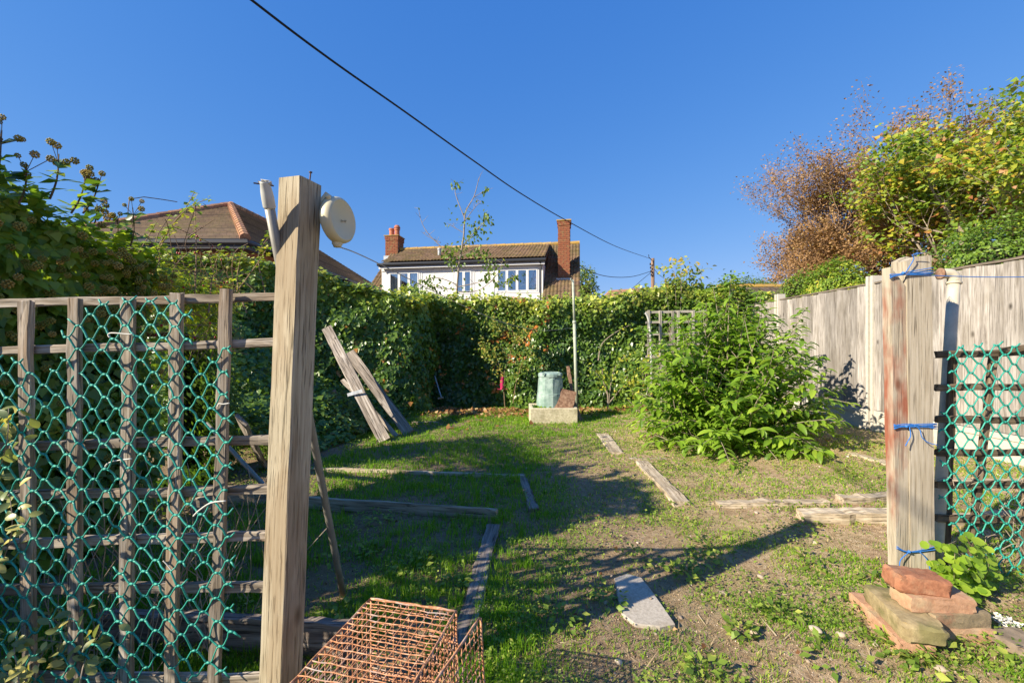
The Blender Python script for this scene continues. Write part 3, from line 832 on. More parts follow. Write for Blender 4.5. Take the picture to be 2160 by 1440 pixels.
# ------------------------------------------------------------------ left house with hipped roof
hip = empty('hipped_roof_house', (-9, 16, 0), 'house with brown hipped roof and terracotta hip tiles, rising behind the bramble', 'house')
A1 = P(487, 434, 15); A2 = Vector((-9.7, 19.5, A1.z)); EZ = 3.8
C0 = Vector((-11.9, 10.4, EZ)); C1 = Vector((-6.5, 10.4, EZ)); C2 = Vector((-6.25, 22.5, EZ)); C3 = Vector((-13, 22.5, EZ))
def roofface(a, b, c_, d, name='roof_slope'):
    """courses of tiles between eaves a-b and top d-c (d above a)"""
    n = 34; vs = []; fs = []; uvs = []
    nn = (b - a).cross(d - a).normalized()
    if nn.z < 0: nn = -nn
    L = ((d + c_) / 2 - (a + b) / 2).length
    for k in range(n):
        f0, f1 = k / n, (k + 1.1) / n
        p0 = a.lerp(d, f0) + nn * .035; p1 = b.lerp(c_, f0) + nn * .035; p2 = b.lerp(c_, min(f1, 1)) + nn * .012; p3 = a.lerp(d, min(f1, 1)) + nn * .012
        q0 = a.lerp(d, f0) + nn * .005; q1 = b.lerp(c_, f0) + nn * .005
        i = len(vs); vs += [p0, p1, p2, p3, q0, q1]; fs += [(i, i + 1, i + 2, i + 3), (i + 4, i + 5, i + 1, i)]
        eu = (b - a).normalized()
        for p in (p0, p1, p2, p3, q0, q1): uvs.append(((p - a).dot(eu), (p - a).dot((nn.cross(eu)))))
    m = MB(); m.add(vs, fs); me = m.mesh(name, M_PLAINTILE)
    uv = me.uv_layers.new(name='UVMap')
    for li, l in enumerate(me.loops): uv.data[li].uv = uvs[l.vertex_index]
    return link(name, me, hip)
roofface(C0, C1, A1, A1); roofface(C1, C2, A2, A1); roofface(C2, C3, A2, A2); roofface(C3, C0, A1, A2)
def hiptiles(a, b, r=.12):
    n = int((b - a).length / .33)
    for k in range(n):
        p = a.lerp(b, k / n); q = a.lerp(b, (k + 1.05) / n)
        m = MB(); m.tube([p, q], [r * 1.05, r * .92], 8); m.build('hip_tile', M_TILEOR, hip)
up = Vector((0, 0, .03))
hiptiles(C1 + up, A1 + up); hiptiles(C0 + up, A1 + up); hiptiles(A1 + up, A2 + up)
m = MB(); m.obox((C1 + C0) / 2 + Vector((0, .3, -.12)), ((C1.x - C0.x) / 2, 0, 0), (0, .3, 0), (0, 0, .1)); m.build('eaves_board', M_GUTTER, hip)
m = MB(); m.tube([C0 + Vector((0, -.05, -.06)), C1 + Vector((.05, -.05, -.06)), C2 + Vector((.05, 0, -.06))], .06, 6); m.build('gutter', M_GUTTER, hip)
m = MB(); m.box((-11.6, 10.8, 0), (-6.8, 22, 3.72)); m.build('wall', M_BRICKRED, hip)
# lower wing with its own slope to the right
wing = empty('low_roof_wing', (-5.2, 20, 0), 'low dark tiled roof slope between the hipped house and the white house', 'house')
a, b = P(640, 540, 17), P(775, 606, 19.5)
m = MB(); d = Vector((-.6, -3.0, -1.6))
m.add([a, b, b + d, a + d, a + Vector((0, 0, -.2)), b + Vector((0, 0, -.2)), b + d + Vector((0, 0, -.2)), a + d + Vector((0, 0, -.2))], [(0, 3, 2, 1), (0, 1, 5, 4), (3, 7, 6, 2), (4, 5, 6, 7), (0, 4, 7, 3), (1, 2, 6, 5)])
m.build('roof', M_TILEDARK, wing)
bb = (a + b) / 2 + d / 2
m = MB(); m.box((bb.x - 1, bb.y - .8, 0), (bb.x + 1, bb.y + .8, bb.z - 1.2)); m.build('wall', M_BRICKRED, wing)

# ------------------------------------------------------------------ garage roof on the right, far roof behind the hedge
gar = empty('garage', (8.3, 13, 0), 'low garage with dark pantile roof and mossy ridge, beyond the far end of the fence', 'garage')
gy = 12.5; zr = P(0, 607, gy + 1.5).z
gx0, gx1 = P(1520, 0, gy + 1.5).x, P(1695, 0, gy + 1.5).x
gs = Vector((0, -1, -.42)).normalized()
tile_roof(gar, (gx0 - .1, gy + 1.5, zr), (1, 0, 0), gs, 11, 7, .26, .34, M_TILEDARK)
for k in range(8):
    m = MB(); q = gx0 - .1 + k * .36; m.tube([(q, gy + 1.5, zr + .03), (q + .37, gy + 1.5, zr + .04)], .09, 8); m.build('ridge_tile', M_RIDGE, gar)
m = MB(); m.add([(gx0 - .1, gy + 1.5, zr - .02), (gx1 + .1, gy + 1.5, zr - .02), (gx1 + .1, gy - .9, zr - 1.03), (gx0 - .1, gy - .9, zr - 1.03), (gx0 - .1, gy + 3.9, zr - 1.03), (gx1 + .1, gy + 3.9, zr - 1.03)], [(0, 3, 2, 1), (0, 1, 5, 4)]); m.build('roof_deck', M_TILEDARK, gar)
m = MB(); m.box((gx0 + .05, gy - .7, 0), (gx1 - .05, gy + 3.6, zr - 1.05)); m.build('wall', M_BRICKRED, gar)
for k in range(3):
    for r_ in range(2):
        m = MB(); q = Vector((gx1 - .35 + k * .22 + r_ * .1, gy + 1.35 - r_ * .3, zr - .03 - r_ * .12)); m.tube([q, q + Vector((.02, -.32, -.13))], .07, 6); m.build('hip_tile', M_TILEOR, gar)
far = empty('far_bungalow', (7, 26, 0), 'distant low reddish roof just showing over the ivy hedge left of the telegraph pole', 'house')
a, b = P(1285, 612, 26), P(1375, 606, 26)
m = MB(); m.add([a, b, b + Vector((1.2, -3, -1.5)), a + Vector((-1.2, -3, -1.5)), b + Vector((1.2, 3, -1.5)), a + Vector((-1.2, 3, -1.5))], [(0, 3, 2, 1), (0, 1, 4, 5), (0, 5, 3), (1, 2, 4)]); m.build('roof', M_TILEOR, far)
m = MB(); m.box((a.x - 1, 23.2, 0), (b.x + 1, 28.8, a.z - 1.5)); m.build('wall', M_BRICKRED, far)

# ------------------------------------------------------------------ telegraph pole and wires
pb = P(1377, 545, 30)
tp = empty('telegraph_pole', (pb.x, pb.y, 0), 'brown wooden telegraph pole carrying the black cables, far behind the ivy hedge', 'pole')
m = MB(); m.tube([(pb.x, pb.y, 0), (pb.x, pb.y, pb.z)], [.15, .11], 10); m.build('shaft', M_POLEWOOD, tp)
m = MB(); m.obox((pb.x, pb.y - .14, pb.z - .35), (.02, 0, 0), (0, .03, 0), (0, 0, .18)); m.tube([(pb.x - .12, pb.y - .1, pb.z - .12), (pb.x - .3, pb.y - .1, pb.z + .05), (pb.x - .32, pb.y - .1, pb.z + .25)], .025, 5); m.build('bracket', M_CABLE, tp)
for k in range(4):
    m = MB(); m.lathe([(.03, 0), (.06, .03), (.04, .08), (.06, .12), (.02, .15)], (pb.x - .22 + .02 * k, pb.y - .15, pb.z - .5 - k * .25), n=8); m.build('insulator', M_CABLE, tp)
def cubic(pts, n=60):
    pts = [Vector(p) for p in pts]; out = []
    for i in range(len(pts) - 1):
        p0 = pts[max(i - 1, 0)]; p1 = pts[i]; p2 = pts[i + 1]; p3 = pts[min(i + 2, len(pts) - 1)]
        k = max(2, n // (len(pts) - 1))
        for j in range(k):
            t = j / k
            out.append(.5 * ((2 * p1) + (p2 - p0) * t + (2 * p0 - 5 * p1 + 4 * p2 - p3) * t * t + (3 * p1 - p0 - 3 * p2 + p3) * t ** 3))
    out.append(pts[-1]); return out
def wire(name, pts, r, mat, label, cat, n=60, group=None, sides=6):
    m = MB(); m.tube(cubic(pts, n), r, sides); o = m.build(name, mat); tag(o, label, cat, group); return o
def onplane(px, py, a=-4.96, b=.492):
    Y = a / ((px - CX) / F - b); return P(px, py, Y)
pts = [Vector((-6.5, -3.2, 5.7)), Vector((-4.22, 1.5, 5.08)), Vector((-3.385, 3.2, 4.93))] + [onplane(x, y) for x, y in ((530, 0), (700, 128), (850, 233), (1000, 340), (1100, 409), (1200, 468), (1300, 520))] + [Vector((pb.x - .25, pb.y - .1, pb.z - .02))]
wire('overhead_cable', pts, .0145, M_CABLE, 'thick black cable slanting down across the sky from upper left to the telegraph pole', 'cable', 100)
wire('overhead_cable', [P(1208, 548, 16.5), P(1245, 573, 20), P(1290, 584, 24), P(1335, 583, 27), (pb.x - .1, pb.y - .1, pb.z - .9)], .017, M_CABLE, 'thin black wire sagging from the tall brick chimney to the telegraph pole', 'cable', 40)
wire('overhead_cable', [P(1330, 612, 27), P(1352, 592, 28.5), (pb.x - .1, pb.y - .1, pb.z - .95)], .015, M_CABLE, 'short wire dropping left from the telegraph pole to the far roof', 'cable', 20)
wire('overhead_cable', [(pb.x + .1, pb.y - .1, pb.z - .8), P(1395, 583, 29), P(1440, 605, 27), P(1500, 626, 22)], .015, M_CABLE, 'wire running from the telegraph pole down to the right behind the yellowing bush', 'cable', 20)
# ------------------------------------------------------------------ hedges
def rnd(n, lo=0.0, hi=1.0): return RNG.uniform(lo, hi, n)
def gs(n, s=1.0): return RNG.normal(0, s, n)
def jit(n, s): return RNG.normal(0, s, (n, 3))

def ball_mesh(name, r, k, mat, v):
    """A ball-shaped head of small knobs."""
    V = []; Tt = []
    for i in range(k):
        z = 1 - 2 * (i + .5) / k; a = i * 2.39996; q = math.sqrt(1 - z * z)
        c = np.array([q * math.cos(a), q * math.sin(a), z]) * r; s = r * .40
        b = len(V)
        for d in ((1, 0, 0), (-1, 0, 0), (0, 1, 0), (0, -1, 0), (0, 0, 1), (0, 0, -1)): V.append(c + np.array(d) * s)
        Tt += [(b + a_, b + b_, b + c_) for a_, b_, c_ in ((0, 2, 4), (2, 1, 4), (1, 3, 4), (3, 0, 4), (2, 0, 5), (1, 2, 5), (3, 1, 5), (0, 3, 5))]
        # stalk
        b = len(V); w = np.array([q * math.sin(a), -q * math.cos(a), 0]) * r * .04 + np.array([0, 0, r * .03])
        V += [-w, w, c]; Tt.append((b, b + 1, b + 2))
    return np_mesh(name, np.array(V), np.array(Tt), mat, np.full(len(V), v))
UMB = [ball_mesh('flower_head', 1.0, 22, L_UMBEL, v) for v in (.1, .35, .6, .9)]
UMB2 = [ball_mesh('flower_head', 1.0, 18, L_UMBEL2, v) for v in (.1, .35, .6, .9)]
def umbels(root, pts, size, rest_after=260, UMB=UMB):
    pts = [Vector(p) for p in pts]
    pts.sort(key=lambda p: max(p.y, .3))
    for p in pts[:rest_after]:
        s = size * random.uniform(.75, 1.25); o = bpy.data.objects.new('flower_head', random.choice(UMB)); COL.objects.link(o)
        o.parent = root; o.matrix_basis = WM[root].inverted() @ (Matrix.Translation(p) @ Matrix.Rotation(random.uniform(0, 6), 4, 'Z') @ Matrix.Scale(s, 4))

def LXF(y):   # left edge of the open ground
    return np.interp(y, [-4, 1.3, 2.8, 4.3, 5.0, 8.5], [-2.62, -2.62, -2.42, -2.72, -3.3, -3.9])
class Path:
    """A hedge line: points (x, y, top height); the garden side lies to the right when walking from first to last."""
    def __init__(s, pts):
        s.p = np.array(pts, float); d = np.diff(s.p[:, :2], axis=0); s.seg = np.hypot(d[:, 0], d[:, 1]); s.L = s.seg.sum(); s.c = np.concatenate([[0], np.cumsum(s.seg)])
    def at(s, t):
        q = np.asarray(t) * s.L
        x = np.interp(q, s.c, s.p[:, 0]); y = np.interp(q, s.c, s.p[:, 1]); top = np.interp(q, s.c, s.p[:, 2])
        e = 1e-3 * s.L; q2 = np.clip(q + e, 0, s.L); q1 = np.clip(q - e, 0, s.L)
        dx = np.interp(q2, s.c, s.p[:, 0]) - np.interp(q1, s.c, s.p[:, 0]); dy = np.interp(q2, s.c, s.p[:, 1]) - np.interp(q1, s.c, s.p[:, 1]); l = np.hypot(dx, dy)
        top = top + .14 * (fnoise(q, q * 0, .5, 21) - .5)
        return x, y, top, dy / l, -dx / l, q
def core_path(pa, name, root, inset=.2, deep=.7, gap=None):  # solid dark core added inside a hedge to block light
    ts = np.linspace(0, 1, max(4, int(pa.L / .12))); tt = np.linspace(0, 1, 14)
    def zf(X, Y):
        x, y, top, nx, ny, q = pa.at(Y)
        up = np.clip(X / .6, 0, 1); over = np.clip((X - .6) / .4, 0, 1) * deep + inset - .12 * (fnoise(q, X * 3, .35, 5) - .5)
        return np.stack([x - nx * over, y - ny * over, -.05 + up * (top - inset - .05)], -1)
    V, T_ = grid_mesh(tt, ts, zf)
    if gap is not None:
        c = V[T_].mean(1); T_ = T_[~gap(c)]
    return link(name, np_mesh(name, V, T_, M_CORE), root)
def path_pts(pa, n, depth=.10, top_frac=.18, zlo=0.02, deep=1.0, bulge_a=.34, capend=0):
    t = rnd(n); x, y, top, nx, ny, q = pa.at(t); ist = rnd(n) < top_frac
    z = zlo + rnd(n) * (top - zlo)
    out = bulge_a * (fnoise(q, z * 1.2, .62, 31) - .5) - np.abs(gs(n, depth))
    back = rnd(n) ** 1.3 * deep
    out = np.where(ist, .05 - back, out)
    z = np.where(ist, top - .12 * back + .16 * (fnoise(x + back, y, .3, 4) - .5) + gs(n, .05), z)
    Nn = np.stack([nx * np.where(ist, .3, 1.0), ny * np.where(ist, .3, 1.0) - .12, np.where(ist, 1.0, .35)], -1) + jit(n, .42)
    Fw = np.stack([nx * .3 + gs(n, .35), ny * .3 + gs(n, .35), np.where(ist, -.1, -1.0)], -1) + jit(n, .25)
    return np.stack([x + nx * out, y + ny * out, z], -1), Fw, Nn, top
def clumpv(Pp, s=.35, seed=2): return fnoise(Pp[:, 1] + Pp[:, 0] * .7, Pp[:, 2] + Pp[:, 0] * .3, s, seed)

P_LOW = Path([(-2.8, -3.2, 1.25), (-2.66, .35, 1.2), (-2.62, .7, 1.25), (-2.6, 1.0, 1.45), (-2.6, 1.3, 2.2)])
P_IVY = Path([(-2.6, 1.15, 2.25), (-2.55, 1.7, 2.30), (-2.5, 2.05, 1.98), (-2.42, 2.4, 1.84), (-2.4, 2.85, 1.74)])
P_BRA = Path([(-2.4, 2.7, 1.70), (-2.5, 3.3, 1.66), (-2.7, 4.0, 1.68), (-2.82, 4.3, 1.62)])
P_REAR = Path([(-5.2, 6.2, 2.45), (-4.2, 6.6, 2.55), (-3.4, 6.95, 2.40), (-2.6, 7.2, 2.22), (-1.75, 7.4, 2.05), (-1.5, 7.75, 2.05), (-1.5, 8.3, 2.05)])

# low hedge beside and behind the camera: throws the shade on the near ground
r = empty('low_hedge', (-2.9, -1.2, 0), 'low clipped hedge continuing the left boundary, beside the lattice panel', 'hedge')
core_path(P_LOW, 'twigs', r)  # added dark core in place of twigs, blocks light
Pp, Fw, Nn, tp_ = path_pts(P_LOW, 5000)
foliage(r, T_ivy_lo(), Pp, Fw, Nn, rnd(5000, .05, .09), rnd(5000), L_IVY, singles=0)

# near left: tall ivy in flower
r = empty('flowering_ivy', (-2.6, 2.0, 0), 'tall ivy bush covered in ochre flower heads behind the lattice at the far left', 'ivy')
core_path(P_IVY, 'dark_core', r, .2, .4)
n = 13000
Pp, Fw, Nn, tp_ = path_pts(P_IVY, n, .12, .22, deep=.65)
hi = np.clip((Pp[:, 2] - 1.0) / .8, 0, 1)  # sunlit top put into the leaf colour, lighter with height
V_ = np.clip(.2 + .5 * clumpv(Pp, .3) + .36 * hi + gs(n, .16), 0, 1)
foliage(r, T_ivy(), Pp, Fw, Nn, rnd(n, .035, .075), V_, L_IVY, singles=280)
def lx_top(y):
    x, yy, t, *_ = P_IVY.at(np.clip((y - 1.15) / 1.7, 0, 1)); return float(x), float(t)
ump = []
centers = [(random.uniform(1.6, 2.8), random.uniform(.5, .98) ** .8) for _ in range(26)]
for k in range(230):
    cy, cf = random.choice(centers); y = cy + random.gauss(0, .09); x0_, top = lx_top(y)
    z = top * cf + random.gauss(0, .07); z = min(z, top + .06)
    if k % 12 == 0: z = random.uniform(.3, 1.2)
    ump.append((x0_ + .15 + random.uniform(-.08, .07), y, z))
umbels(r, ump, .015, 300)
# upright shoots carrying flower heads against the sky
sh = MB(); sp = []; sf = []; um2 = []
for (px, py, bx, by, Y) in ((8, 275, -20, 420, 1.95), (128, 325, 105, 420, 2.1), (185, 372, 150, 450, 2.25), (215, 378, 175, 450, 2.3), (208, 430, 190, 490, 2.5), (283, 438, 275, 520, 2.6), (60, 345, 40, 430, 2.0), (250, 455, 240, 520, 2.6)):
    a = P(bx, by, Y); b = P(px, py, Y)
    path = [a.lerp(b, t) + Vector((math.sin(t * 4) * .012, 0, 0)) for t in np.linspace(0, 1, 6)]
    sh.tube(path, [.005, .0045, .004, .0035, .003, .0025], 5)
    for q in range(5):
        off = Vector((random.uniform(-.06, .06), random.uniform(-.05, .05), random.uniform(-.05, .05))); um2.append(b + off); sh.tube([path[-2], b + off], .0018, 4)
    for q in path[1:-1]:
        for _ in range(3): sp.append(q + Vector((random.uniform(-.02, .02), 0, 0))); sf.append((random.uniform(-1, 1), random.uniform(-.5, .3), random.uniform(-.3, .5)))
sh.build('shoots', M_BARK, r)
umbels(r, um2, .0125)
n = len(sp); foliage(r, T_oval(), sp, sf, np.array([(0, -.4, 1)] * n) + jit(n, .4), rnd(n, .06, .10), rnd(n), L_IVY, singles=0, sname='shoot_leaves')

# bramble and dog rose in the middle of the left hedge
r = empty('bramble', (-2.6, 3.6, 0), 'tangled yellow green bramble with arching thorny shoots, between the ivy bush and the thick post', 'bramble')
bgap = lambda c: (c[:, 1] > 2.85) & (c[:, 1] < 3.6) & (c[:, 2] > .15) & (c[:, 2] < 1.6) | (c[:, 2] > 1.55)
core_path(P_BRA, 'dark_core', r, .26, .5, bgap)
n = 21000
Pp, Fw, Nn, tp_ = path_pts(P_BRA, n, .16, .3)
Pp += jit(n, .05)
thin = (Pp[:, 1] > 2.8) & (Pp[:, 1] < 3.6) & (Pp[:, 2] < 1.5) & (Pp[:, 2] > .22) & (rnd(n) < .97)
Pp, Fw, Nn = Pp[~thin], Fw[~thin], Nn[~thin]; n = len(Pp)
low = np.clip((Pp[:, 2] - .9) / .7, 0, 1)  # yellow and red variation, plus a sunlit tone put into the upper leaves
V_ = np.clip(.15 + .85 * clumpv(Pp, .25, 6) * low + gs(n, .2) * (.3 + .7 * low), 0, 1)
foliage(r, T_oval(), Pp, Fw, Nn + np.array([0, 0, .4]), rnd(n, .026, .06), V_, L_BRAMBLE, singles=250)
sh = MB(); sp = []; sf = []
arch = [[(335, 560), (345, 500), (385, 450), (410, 405)], [(320, 560), (345, 500), (395, 440), (440, 420)], [(410, 640), (414, 540), (412, 470), (410, 425)], [(300, 620), (340, 520), (360, 480)],
        [(560, 620), (545, 540), (575, 490)], [(480, 640), (540, 560), (565, 520)], [(440, 660), (450, 570), (470, 520)], [(520, 660), (500, 590), (515, 520)], [(250, 600), (300, 520), (330, 470)], [(380, 650), (375, 570), (345, 520)]]
for a in arch:
    Y = random.uniform(2.9, 3.6)
    path = cubic([P(x, y, Y + .05 * i) for i, (x, y) in enumerate(a)], 16)
    sh.tube(path, list(np.linspace(.006, .0022, len(path))), 5)
    for q in path[2:]:
        for _ in range(4): sp.append(q + Vector((random.uniform(-.03, .03), random.uniform(-.03, .03), random.uniform(-.02, .02)))); sf.append((random.uniform(-1, 1), random.uniform(-.6, .6), random.uniform(-.3, .7)))
for k in range(90):
    t = random.random(); x, y, tp2, *_ = P_BRA.at(t); x = float(x) + .02; y = float(y); z = random.uniform(.9, 1.9)
    p = Vector((x, y, z)); path = [p, p + Vector((random.uniform(0, .12), random.uniform(-.2, .2), random.uniform(.1, .25))), p + Vector((random.uniform(.05, .2), random.uniform(-.4, .4), random.uniform(.1, .35)))]
    sh.tube(cubic(path, 6), .0028, 4)
o = sh.build('shoots', M_REDBARK, r); o['kind'] = 'stuff'
n = len(sp); foliage(r, T_oval(), sp, sf, np.array([(0, -.3, 1)] * n) + jit(n, .4), rnd(n, .03, .055), rnd(n, .1, .9), L_BRAMBLE, singles=0, sname='shoot_leaves')
bm = MB(); bm.lathe([(0, 0), (.006, .003), (.008, .009), (.006, .015), (.002, .018)], n=7); hip_me = bm.mesh('rose_hip', L_BERRY, True)
for k in range(26):
    x, y, tp2, *_ = P_BRA.at(random.random() * .7); p = Vector((float(x) + random.uniform(.05, .2), float(y), random.uniform(1.2, 2.05)))
    o = bpy.data.objects.new('rose_hip', hip_me); COL.objects.link(o); o.parent = r; o.matrix_basis = WM[r].inverted() @ Matrix.Translation(p)

# ivy in the rear left corner, behind the leaning boards
r = empty('side_ivy', (-2.6, 7.3, 0), 'dark glossy ivy behind the leaning boards, sunny yellow green along its top', 'ivy')
core_path(P_REAR, 'dark_core', r)
n = 36000
Pp, Fw, Nn, tp_ = path_pts(P_REAR, n, .09, .16)
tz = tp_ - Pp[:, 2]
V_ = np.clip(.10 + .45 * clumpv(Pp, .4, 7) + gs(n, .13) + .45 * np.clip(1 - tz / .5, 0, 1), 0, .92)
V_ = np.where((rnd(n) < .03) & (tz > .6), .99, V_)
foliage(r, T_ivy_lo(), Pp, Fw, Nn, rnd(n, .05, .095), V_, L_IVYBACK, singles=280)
ur = []
for _ in range(250):
    x, y, t_, nx, ny, q = P_REAR.at(random.uniform(.1, .92)); k = random.uniform(-.1, .5); ur.append((float(x - nx * k), float(y - ny * k), float(t_) + random.uniform(-.3, .04)))
umbels(r, ur, .020, UMB=UMB2)
# undergrowth at the foot of the side hedge
n = 9000
y = rnd(n, 4.3, 7.2); a = rnd(n)
xr = np.interp(y, [4.3, 5.0, 6.0, 7.2], [-2.15, -2.05, -1.95, -1.75]) + .14 * (vnoise(y, y * 0, .3, 5) - .5)
x = xr - a * (xr + 3.6); hh = .10 + .42 * np.clip((xr - x) / .5, 0, 1) * (.6 + .8 * fnoise(x, y, .4, 66)) + .35 * np.clip((-2.7 - x), 0, 1)
Pp = np.stack([x, y, hh * rnd(n, .45, 1.0)], -1)
foliage(r, T_ivy_lo(), Pp, jit(n, 1), np.array([.3, -.4, 1.0]) + jit(n, .4), rnd(n, .04, .08), rnd(n, 0, .65), L_IVYBACK, singles=0, sname='ground_ivy')
# tall leafy growth filling the corner left of it
n = 9000
t = rnd(n); x = -3.0 - 1.6 * t + gs(n, .12); y = 4.9 + 1.3 * rnd(n); z = rnd(n) * np.interp(x, [-4.8, -3.6, -3.0], [2.2, 1.35, .7])
foliage(r, T_ivy_lo(), np.stack([x, y, z], -1), jit(n, .6) + np.array([.2, -.2, -.8]), np.array([.5, -.8, .5]) + jit(n, .45), rnd(n, .05, .09), rnd(n, 0, .7), L_IVYBACK, singles=0, sname='corner_leaves')

# back hedge: ivy over the garden's end wall
BY = 8.25
def back_top(x):
    x = np.asarray(x, float)
    return np.interp(x, [-2.2, -1.2, 0, 1.5, 2.6, 3.2, 4.6], [2.25, 2.08, 2.05, 2.08, 2.18, 2.28, 2.1]) + .12 * (fnoise(x, x * 0 + 3, .5, 12) - .5)
def back_face(n, x0, x1, depth=.1, top_frac=.12):
    x = rnd(n, x0, x1); top = back_top(x); ist = rnd(n) < top_frac
    z = .02 + rnd(n) * (top - .02)
    y = BY - .38 * (fnoise(x, z, .6, 41) - .5) + np.abs(gs(n, depth)) - .18 * np.clip((z - 1.3) / .8, 0, 1)
    back = rnd(n) * 1.0
    y = np.where(ist, BY - .15 + back, y); z = np.where(ist, top + gs(n, .05) + .1 * (fnoise(x, y, .25, 6) - .5), z)
    z = z + np.where(ground_z(x, y) > 0, ground_z(x, y), 0) * .5
    Nn = np.stack([np.full(n, -.15), np.where(ist, -.35, -1.0), np.where(ist, 1.0, .42)], -1) + jit(n, .42)
    Fw = np.stack([gs(n, .45), np.full(n, -.25), np.where(ist, 0, -1.0)], -1) + jit(n, .3)
    return np.stack([x, y, z], -1), Fw, Nn, ist
r = empty('ivy_back_hedge', (1.2, BY, 0), 'broad wall of glossy ivy closing the far end of the garden, below the white house', 'ivy')
xs_ = np.arange(-2.6, 5.2, .15); tt = np.linspace(0, 1, 12)
def zf(X, Y):
    return np.stack([X, BY + .2 + .1 * (fnoise(X, Y * 3, .4, 3) - .5) + np.clip((Y - .65) / .35, 0, 1) * .9, -.05 + np.clip(Y / .65, 0, 1) * (back_top(X) - .17)], -1)
V, T_ = grid_mesh(xs_, tt, zf); link('dark_core', np_mesh('dark_core', V, T_, M_CORE), r)  # dark core added behind the ivy leaves to block light
n = 42000
Pp, Fw, Nn, ist = back_face(n, -2.2, 5.0, .085)
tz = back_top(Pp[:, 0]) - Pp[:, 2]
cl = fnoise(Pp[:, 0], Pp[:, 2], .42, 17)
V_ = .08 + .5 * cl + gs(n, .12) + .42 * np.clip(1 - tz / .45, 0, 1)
shadez = np.clip((-.1 - Pp[:, 0]) / .5, 0, 1) * np.clip((1.7 - Pp[:, 2]) / .4, 0, 1)  # shade cast by the corner ivy, put into the lower left leaf colour
V_ = np.clip(V_ - .3 * shadez, 0, .93)
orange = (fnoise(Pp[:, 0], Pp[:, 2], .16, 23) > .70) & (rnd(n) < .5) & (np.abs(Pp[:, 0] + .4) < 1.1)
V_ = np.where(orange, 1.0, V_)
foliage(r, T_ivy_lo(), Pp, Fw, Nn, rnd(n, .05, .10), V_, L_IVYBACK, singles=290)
ub = []
for _ in range(260):
    x = random.uniform(-2, 4.4); t = float(back_top(x)); q = abs(random.gauss(0, .22)); ub.append((x, BY - .3 - random.uniform(0, .1) + (.3 if q < .05 else 0), t - q + .04))
umbels(r, ub, .021, UMB=UMB2)
# young shoots sticking up from the top
m_ = MB(); sp = []; sf = []
for _ in range(90):
    x = random.uniform(-2, 4.4); p = Vector((x, BY - .1 + random.uniform(-.1, .5), float(back_top(x)) - .05)); L = random.uniform(.08, .28); q = p + Vector((random.uniform(-.1, .1), random.uniform(-.08, .05), L))
    m_.tube([p, q], [.005, .002], 4)
    for k in range(6): sp.append(p.lerp(q, .3 + .7 * k / 5)); sf.append((random.uniform(-1, 1), random.uniform(-1, 1), .3))
o = m_.build('shoots', M_BARK, r); o['kind'] = 'stuff'
n = len(sp); foliage(r, T_ivy_lo(), sp, sf, np.array([(0, -.5, 1)] * n) + jit(n, .4), rnd(n, .05, .08), rnd(n, .6, .92), L_IVYBACK, singles=0, sname='shoot_leaves')

# ------------------------------------------------------------------ generic branching
def grow(m, p, d, L, r, lvl, tips, spread=.6, kids=3, bend=.12, grav=0.0, upb=0.0, shrink=.68, minr=.006, sides=6):
    pts = [Vector(p)]; d = Vector(d).normalized(); n = 5
    for i in range(n):
        d = (d + Vector((random.gauss(0, bend), random.gauss(0, bend), random.gauss(0, bend) + upb - grav))).normalized()
        pts.append(pts[-1] + d * L / n)
    rr = [max(minr, r * (1 - .45 * i / n)) for i in range(n + 1)]
    m.tube(pts, rr, max(3, sides), cap=False)
    if lvl <= 0:
        tips.append((pts[2:], d)); return
    if lvl == 1: tips.append((pts[3:], d))
    for k in range(kids):
        f = random.uniform(.35, 1.0) if k else 1.0
        i = min(n, max(1, int(round(f * n))))
        a = d.orthogonal().normalized(); a.rotate(Matrix.Rotation(random.uniform(0, 6.28), 3, d))
        nd = (d * (1 if k else 1.6) + a * spread * random.uniform(.7, 1.3)).normalized()
        grow(m, pts[i], nd, L * shrink * random.uniform(.8, 1.15), rr[i] * .68, lvl - 1, tips, spread, kids, bend, grav, upb, shrink, minr, sides - 1)
def tip_leaves(tips, per, spread, keep=1.0):
    Pp = []; Fw = []
    for pts, d in tips:
        if random.random() > keep: continue
        for _ in range(per):
            q = random.choice(pts); o = Vector((random.gauss(0, spread), random.gauss(0, spread), random.gauss(0, spread)))
            Pp.append(q + o); Fw.append(o.normalized() * .6 + d * .4 + Vector((0, 0, -.35)))
    return np.array(Pp), np.array(Fw)

